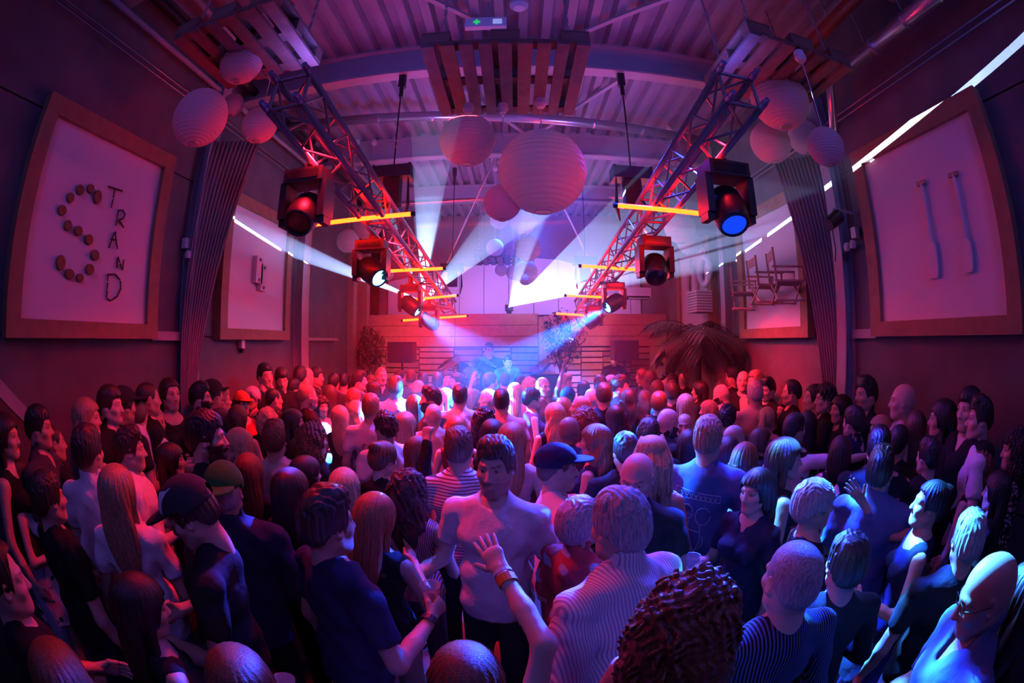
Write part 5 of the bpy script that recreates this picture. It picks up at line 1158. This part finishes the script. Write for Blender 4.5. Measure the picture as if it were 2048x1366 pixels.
# nudge apart along each line of sight
for it in range(60):
    for i, a in enumerate(ROWS):
        for b in ROWS[i+1:]:
            pa, pb = a['d']*a['t'], b['d']*b['t']; g = math.hypot(pa[0]-pb[0], pa[1]-pb[1]); need = .40
            if g < need:
                n, f = (a, b) if a['t']+a['v']*-.002 <= b['t']+b['v']*-.002 else (b, a); s_ = (need-g)*.12
                if HC+(n['t']-s_)*n['d'][2] < (1.74 if n['fem'] else 1.84): n['t'] -= s_
                if HC+(f['t']+s_)*f['d'][2] > (1.34 if f['fem'] else 1.42): f['t'] += s_
for r_ in ROWS:
    xlim = 2.74; px = r_['d'][0]*r_['t']
    if abs(px) > xlim: r_['t'] *= xlim/abs(px)
TONES = [(.62,.40,.30), (.68,.46,.36), (.55,.34,.24), (.24,.13,.085)]
PEOPLE = {}
for i, r_ in enumerate(ROWS):
    d, t, o = r_['d'], r_['t'], r_['o']; p = d*t; z = HC+p[2]; sc = z/1.62; az = math.degrees(math.atan2(d[0], d[1]))
    h = r_['h']; lod = 0 if h >= 62 else 1 if h >= 36 else 2; hk, hc_ = r_['hair'].split(':'); tk, tc_ = r_['top'].split(':', 1)
    if hk == 'fringe2': hk = 'bob'
    arms = tuple(o['a'].split(',')) if 'a' in o else (('down', 'down'), ('fore', 'down'), ('down', 'fold'), ('fold', 'fore'))[i % 4] if lod < 2 else ('down', 'down')
    rz = -radians(r_['f']+az); lean = float(o.get('l', 0)); nod = -float(o.get('n', 0))
    yaw = 0 if lod == 2 else (.0, .2, -.2)[i % 3] if lod == 1 else 0
    b = o.get('beard'); s_ = TONES[2 if o.get('s') == '2' else i % 3]
    if 'dark-toned' in r_['lb']: s_ = TONES[3]
    hd = Vector((0, -.005, 1.62)); 
    loc = Vector((p[0], p[1], 0)); 
    root, Hm = person(r_['lb'], loc, rz, sc, r_['fem'], arms, lod, (hk, hc_), (tk, tc_), ('denim', 'black', 'navy', 'charcoal', 'beige')[(i*7) % 5] if i % 9 else 'lightblue', lean, (yaw, nod, 0), int(o.get('m', 0)), b, s_,
        float(o.get('heavy', 0)), [e for e in o.get('x', '').split(',') if e], i, 'people in the crowd')
    # bring the head itself (not the feet) onto its line of sight
    hp = Matrix.Rotation(rz, 3, 'Z') @ (Hm.translation*sc); root.location = (p[0]-hp.x, p[1]-hp.y, 0)
    PEOPLE[r_['lb']] = (root, Hm, arms, r_, sc, rz)

def arm_points(root_t, side):
    """elbow, wrist and palm frame of a person in world space"""
    root, Hm, arms, r_, sc, rz = root_t; J = joints(r_['fem'], arms)[side]; a, e, w, hp, pd, sx = J; lean = float(r_['o'].get('l', 0))
    pts = lean_pts(np.array([a, e, w], f32), lean); R_ = Matrix.Rotation(rz, 3, 'Z'); wl = [R_ @ (Vector(q)*sc)+root.location for q in pts.tolist()]
    d = (wl[2]-wl[1]).normalized(); palm = (R_ @ Vector(pd)); palm = (palm-d*palm.dot(d)).normalized()
    return wl, d, palm
def cup(root_t, side, label, liquid=True):
    wl, d, palm = arm_points(root_t, side); c = wl[2]+d*.085+palm*.048; t = thing('plastic_cup', label, 'cup', c-Vector((0, 0, .05)), 'plastic cups held in the crowd')
    pr = [(0, 0), (.027, 0), (.040, .125), (.042, .128), (.0395, .122), (.026, .004), (0, .004)]
    MB().lathe(pr, 18).go('cup_wall', MAT['cup'], t, True)
    if liquid: MB().lathe([(0, .06), (.0325, .06), (.0265, .006), (0, .006)], 16).go('drink', MAT['drink'], t, True)
for key, sd, lb in (('large man in navy tee', 'R', 'clear cup held out by the large man in navy tee'), ('dark-haired man holding a cup', 'R', 'clear cup in the hand beside the big white polo'), ('man looking down in white-fronted', 'L', 'small cup held before the trucker cap'),
    ('reddish-brown head at the bottom', 'R', 'tall clear cup raised at the bottom edge, left'), ('woman with black fringe', 'R', 'small glass held by the woman with black fringe'), ('singing woman in satin', 'L', 'clear cup held by the singing woman'), ('man in tight black tee', 'R', 'right of two cups held by the man in tight black tee'),
    ('man in tight black tee', 'L', 'left of two cups held by the man in tight black tee'), ('man drinking in the cyan', 'R', 'cup at the mouth of the cyan-lit man'), ('dark-haired woman in black v-neck', 'L', 'cup held by the woman beside left curtain'), ('man in black with a drink', 'R', 'drink held by man near the palm')):
    for k_, q in PEOPLE.items():
        if k_.startswith(key): cup(q, sd, lb)
def band(root_t, side, name, m, back=.03, r_=.034, w_=.010, label=None):
    wl, d, palm = arm_points(root_t, side); root = root_t[0]; sc = root_t[4]; c = wl[2]-d*back*sc; x = palm; y = d.cross(x); r2 = r_*sc*(.9 if root_t[3]['fem'] else 1)
    V = []; 
    for k in range(16):
        a = 2*pi*k/16
        for rr, hh in ((1, -1), (1, 1), (1.12, 1), (1.12, -1)): V.append(c+(x*cos(a)*1.02+y*sin(a)*1.0)*r2*rr+d*hh*w_)
    F = [(i*4+j, i*4+(j+1) % 4, ((i+1) % 16)*4+(j+1) % 4, ((i+1) % 16)*4+j) for i in range(16) for j in range(4)]
    iv = (Matrix.Translation(root.location) @ Matrix.Rotation(root_t[5], 4, 'Z') @ Matrix.Scale(sc, 4)).inverted()
    o = mesh_obj(name, [iv @ v for v in V], F, m, root); 
    if label: o['label'] = label
    return c, d, palm, iv
def find(s): return next(q for k, q in PEOPLE.items() if k.startswith(s))
q = find('man in white tee looking back'); c, d, palm, iv = band(q, 'R', 'watch_strap', MAT['black'], .03, .034, .011)
# watch face with green digits on the back of the wrist
n_ = -palm; up_ = d; sd_ = n_.cross(up_); fc = c+n_*.037
def plate(a0, a1, b0, b1, dz): return [iv @ (fc+sd_*a+up_*b+n_*dz) for a, b in ((a0, b0), (a1, b0), (a1, b1), (a0, b1))]
mesh_obj('watch_face', plate(-.02, .02, -.02, .02, 0)+plate(-.02, .02, -.02, .02, .009), [(0, 3, 2, 1), (4, 5, 6, 7), (0, 1, 5, 4), (1, 2, 6, 5), (2, 3, 7, 6), (3, 0, 4, 7)], MAT['black'], q[0])
SEG = {'0': 'abcdef', '2': 'abged'}; b = MB()
for k, ch in enumerate('02'):
    ox = -.0125+k*.014
    for s_, (a0, a1, b0, b1) in dict(a=(0, .010, .009, .0105), g=(0, .010, -.0008, .0008), d=(0, .010, -.0105, -.009), f=(0, .0015, 0, .0105), b=(.0085, .010, 0, .0105), e=(0, .0015, -.0105, 0), c=(.0085, .010, -.0105, 0)).items():
        if s_ in SEG[ch]: b.add(plate(ox+a0, ox+a1, b0, b1, .0095), [(0, 1, 2, 3)])
b.go('watch_digits', MAT['green'], q[0])
q = find('wavy head at bottom centre'); band(q, 'R', 'wristband', MAT['orange'], .05, .032, .012, 'orange fabric wristband'); band(q, 'R', 'bracelet', MAT['white'], .02, .031, .005)
q = find('large man in navy tee'); band(q, 'R', 'wristband', MAT['black'], .02, .035, .012)
q = find('dark-haired man holding'); band(q, 'R', 'wristband', MAT['black'], .05, .034, .009)
# prints on tees: raised line work on the back
def back_print(s_, strokes, m, r=.0035, yb=None):
    root, Hm, arms, r_, sc, rz = find(s_); me = next(c for c in root.children if c.name.startswith('shirt')).data; co = np.empty(len(me.vertices)*3, f32); me.vertices.foreach_get('co', co); co = co.reshape(-1, 3)
    bk = co[(co[:, 1] < 0)]; b = MB()
    def on(x, z):
        k = np.argsort((bk[:, 0]-x)**2+(bk[:, 2]-z)**2)[:6]; return (x, bk[k, 1].mean()-.003, z)
    for st in strokes:
        pts = []
        for p, q2 in zip(st[:-1], st[1:]):
            for k in range(3): pts.append(on(p[0]+(q2[0]-p[0])*k/3, p[1]+(q2[1]-p[1])*k/3))
        pts.append(on(*st[-1])); b.tube(pts, r, 5)
    b.go('shirt_print', m, root)
def arc(cx, cz, rx, rz_, a0, a1, n=9): return [(cx+rx*cos(radians(a0+(a1-a0)*k/n)), cz+rz_*sin(radians(a0+(a1-a0)*k/n))) for k in range(n+1)]
back_print('tall fair man in blue tee', [[(-.15, 1.36), (.12, 1.325), (.12, 1.285), (-.15, 1.32), (-.15, 1.36)]]+[[(-.14+.028*k, 1.347-.0036*k), (-.13+.028*k, 1.322-.0036*k), (-.122+.028*k, 1.344-.0036*k)] for k in range(9)]+[arc(-.07, 1.22, .04, .05, 0, 340), arc(.03, 1.20, .045, .055, 30, 360), [(-.05, 1.17), (-.06, 1.08), (-.03, .99)], [(.02, 1.145), (.03, 1.05), (.0, .96)], [(-.06, 1.12), (.03, 1.10)], arc(.0, 1.05, .05, .06, 150, 390)], MAT['inklight'])
back_print('red-haired man in white tee', [arc(-.05, 1.28, .03, .03, 90, 400), [(-.02, 1.26), (.0, 1.31), (.01, 1.25), (.03, 1.31), (.05, 1.25)], arc(.07, 1.28, .025, .03, 0, 350), [(-.06, 1.20), (-.03, 1.23), (.0, 1.19), (.04, 1.23), (.08, 1.20)]], MAT['inkred'], .005)
# phone lit in the hand at right, cigarette
q = find('balding man in leaf-print'); wl, d, palm = arm_points(q, 'R'); c = wl[2]+d*.09+palm*.02; t = thing('phone', 'glowing phone at the end of the stretched arm, right', 'phone', c)
MB().bar(-d*.02, d*.10, .06, .008).go('case', MAT['black'], t); MB().bar(-d*.012+Vector((0, 0, .005)), d*.092+Vector((0, 0, .005)), .052, .002).go('screen', MAT['softwhite'], t)
# ------------------------------------------------------------------ stage: DJ, desk, speakers, plants
def stage_man(u, v, y, label, f, **k):
    p = P(u, v, y=y); z0 = .38; sc = (p.z-z0)/1.62; sc = min(1.08, max(.86, sc)); root, Hm = person(label, (p.x, p.y, z0), -radians(f), sc, lod=1, **k); root.location.z = p.z-1.62*sc if p.z-1.62*sc > z0-.3 else z0; root.location.z = max(root.location.z, .38); return root
stage_man(978, 699, 8.3, 'tall DJ in black tee standing in blue haze', 165, hair=('short', 'dark'), top=('tee', 'black'), arms=('down', 'fore'), tilt=(0, -.2, 0))
stage_man(1016, 722, 8.1, 'DJ helper in dark jacket leaning by the desk', 170, hair=('short', 'dark'), top=('jacket', 'teal'), arms=('fore', 'fore'), tilt=(0, -.3, 0))
stage_man(1228, 717, 8.4, 'crew member in black with folded arms under right speaker', 190, hair=('short', 'black'), top=('long', 'black'), arms=('fold', 'fold'))
t = thing('dj_desk', 'black draped DJ desk at the front of the stage', 'desk', (-.1, 7.75, .38)); MB().box(-.95, .75, -.3, .3, 0, .92).go('drape', MAT['bag'], t)
for x_ in (-.55, 0, .45): MB().box(x_-.16, x_+.16, -.2, .15, .921, .99).go('deck', MAT['black'], t)
c = P(1100, 748, y=7.6); t = thing('covered_amp', 'bulky black cover draped over gear beside the desk', 'cover', (c.x, 7.6, .0))
b = MB(); zt = c.z; V = []
for i in range(7):
    for j in range(5): x_ = -.34+.68*i/6; y_ = -.25+.5*j/4; V.append((x_, y_, zt+.12*sin(pi*(i+1)/9)+(.06 if i > 2 else -.05)))
b.add(V, [(i*5+j, (i+1)*5+j, (i+1)*5+j+1, i*5+j+1) for i in range(6) for j in range(4)]); b.box(-.33, .33, -.24, .24, .40, zt-.02); b.go('cloth', MAT['bag'], t)
def speaker(u0, v0, u1, v1, y, label):
    a, b_ = P(u0, v0, y=y), P(u1, v1, y=y); c = (a+b_)/2; t = thing('loudspeaker', label, 'speaker', (c.x, y, 0), 'loudspeakers on poles'); w_, h_ = abs(b_.x-a.x)/2, abs(a.z-b_.z)/2
    MB().box(-w_, w_, -.02, .35, c.z-h_, c.z+h_).go('cabinet', MAT['black'], t); MB().box(-w_*.93, w_*.93, -.03, -.02, c.z-h_*.92, c.z+h_*.92).go('grille', MAT['grille'], t)
    MB().tube([(0, .15, .0), (0, .15, c.z-h_)], .022, 8).go('pole', MAT['black'], t)
    for k in range(3): MB().bar((0, .15, .5), (.35*cos(2.1*k), .15+.35*sin(2.1*k), .02), .025, .025).go('leg', MAT['black'], t)
speaker(775, 684, 825, 726, 7.9, 'black loudspeaker on pole, left of the stage'); speaker(1229, 681, 1277, 721, 7.9, 'black loudspeaker on pole, right of the stage')
LEAF = {}
def leaf_blades(mb, p, d, L, wd, up=Vector((0, 0, 1)), droop=.3, n=3):
    s_ = d.cross(up); s_ = s_.normalized() if s_.length > 1e-3 else Vector((1, 0, 0)); V = []
    for k in range(n+1):
        q = k/n; c = p+d*L*q-Vector((0, 0, droop*L*q*q)); ww = wd*(sin(pi*min(1, .12+q*.88)) if k < n else .02); V += [c-s_*ww, c+s_*ww]
    mb.add(V, [(2*k, 2*k+1, 2*k+3, 2*k+2) for k in range(n)])
def palm(u, v, y, label):
    c = P(u, v, y=y); t = thing('potted_palm', label, 'palm', (c.x, c.y, 0)); MB().lathe([(0, 0), (.2, 0), (.26, .45), (.24, .45), (.22, .40), (0, .40)], 20).go('pot', MAT['black'], t)
    MB().tube([(0, 0, .4), (.03, 0, 1.2), (0, 0, c.z-.1)], [.07, .055, .05], 10).go('trunk', MAT['bark'], t); R_ = random.Random(4)
    for i in range(24):
        a = 2*pi*i/24*2.4+R_.uniform(-.2, .2); el = R_.uniform(-.25, 1.1); L = R_.uniform(.65, .92); d = Vector((cos(a)*cos(el), sin(a)*cos(el), sin(el))); b = MB(); pr = Vector((0, 0, c.z-.1)); pts = [pr]
        for k in range(9): d = (d+Vector((0, 0, -.16))).normalized(); pr = pr+d*L/9; pts.append(pr)
        b.tube(pts, [.009]*5+[.004]*5, 4)
        for k in range(1, 10):
            dd = (pts[k]-pts[k-1]).normalized(); sd = dd.cross(Vector((0, 0, 1))).normalized(); ll = .34*sin(pi*(k+1.5)/12)+.06
            for q in (0, .33, .66):
                for s_ in (-1, 1): leaf_blades(b, pts[k-1].lerp(pts[k], q), (dd*.75+sd*s_*.8+Vector((0, 0, -.15))).normalized(), ll, .011, droop=.35, n=2)
        b.v = [(min(q[0], 2.95-c.x), q[1], q[2]) for q in b.v]; b.go('frond', MAT['palmleaf'], t)
palm(1394, 658, 5.8, 'tall palm in pot against the right wall')
def bush(u, v, y, rx, rz_, n, L, label, cat, potz=None, stem=True, m='leaf'):
    c = P(u, v, y=y); base = .38 if potz else 0; t = thing('potted_tree' if potz else 'potted_shrub', label, cat, (c.x, c.y, base)); R_ = random.Random(int(u))
    MB().lathe([(0, 0), (.17, 0), (.23, .55), (.21, .55), (.2, .5), (0, .5)], 4 if potz else 18).go('pot', MAT['planter'], t); hz = c.z-base; s_ = MB(); lf = MB()
    for k in range(9):
        a = 2*pi*k/9; e = Vector((rx*.7*cos(a)*R_.uniform(.4, 1), rx*.7*sin(a)*R_.uniform(.4, 1), hz+rz_*R_.uniform(-.7, .7))); s_.tube([(0, 0, .5), (e.x*.25, e.y*.25, .5+(hz-.5)*.5), e], [.02, .013, .005], 5)
    s_.go('branch', MAT['bark'], t)
    for k in range(n):
        while 1:
            q = Vector((R_.uniform(-1, 1), R_.uniform(-1, 1), R_.uniform(-1, 1)))
            if q.length < 1 and sin(7*q.x+3*q.z)+sin(6*q.z-4*q.y)+sin(5*q.y+u) > -.4: break
        p = Vector((q.x*rx, q.y*rx, hz+q.z*rz_)); d = Vector((R_.uniform(-1, 1), R_.uniform(-1, 1), R_.uniform(-.9, .4))).normalized(); leaf_blades(lf, p, d, L*R_.uniform(.7, 1.2), L*.22, droop=.3, n=2)
    lf.v = [(max(q[0], -3.0-c.x), min(q[1], 8.78-c.y), q[2]) for q in lf.v]; o = lf.go('leaf', MAT[m], t); o['kind'] = 'stuff'
bush(735, 697, 8.45, .36, .46, 1300, .09, 'dim bushy ficus left of the left speaker', 'shrub'); bush(1128, 672, 8.2, .42, .52, 900, .085, 'slender ficus tree lit blue in square planter', 'tree', True)
c = P(932, 722, y=7.95); t = thing('monstera', 'broad-leaved plant beside the DJ', 'plant', (c.x, c.y, .38)); MB().lathe([(0, 0), (.14, 0), (.18, .3), (.16, .3), (0, .27)], 16).go('pot', MAT['planter'], t)
for k in range(8):
    a = 2*pi*k/8+.3; e = Vector((.28*cos(a), .22*sin(a), c.z-.38+.12*sin(3*k))); MB().tube([(0, 0, .28), (e.x*.3, e.y*.3, e.z*.75), e], .008, 5).go('stem', MAT['palmleaf'], t); b = MB(); d = Vector((cos(a), sin(a), -.3)).normalized()
    s_ = d.cross(Vector((0, 0, 1))).normalized(); V = [e]; 
    for q, w_ in ((.05, .10), (.14, .14), (.16, .07), (.22, .13), (.24, .06), (.30, .08), (.36, .0)): V += [e+d*q+s_*w_-Vector((0, 0, q*.3)), e+d*q-s_*w_-Vector((0, 0, q*.3))]
    F = [(0, 1, 2)]+[(2*i+1, 2*i+3, 2*i+4, 2*i+2) for i in range(6)]; b.add(V, F); b.go('leaf', MAT['palmleaf'], t)
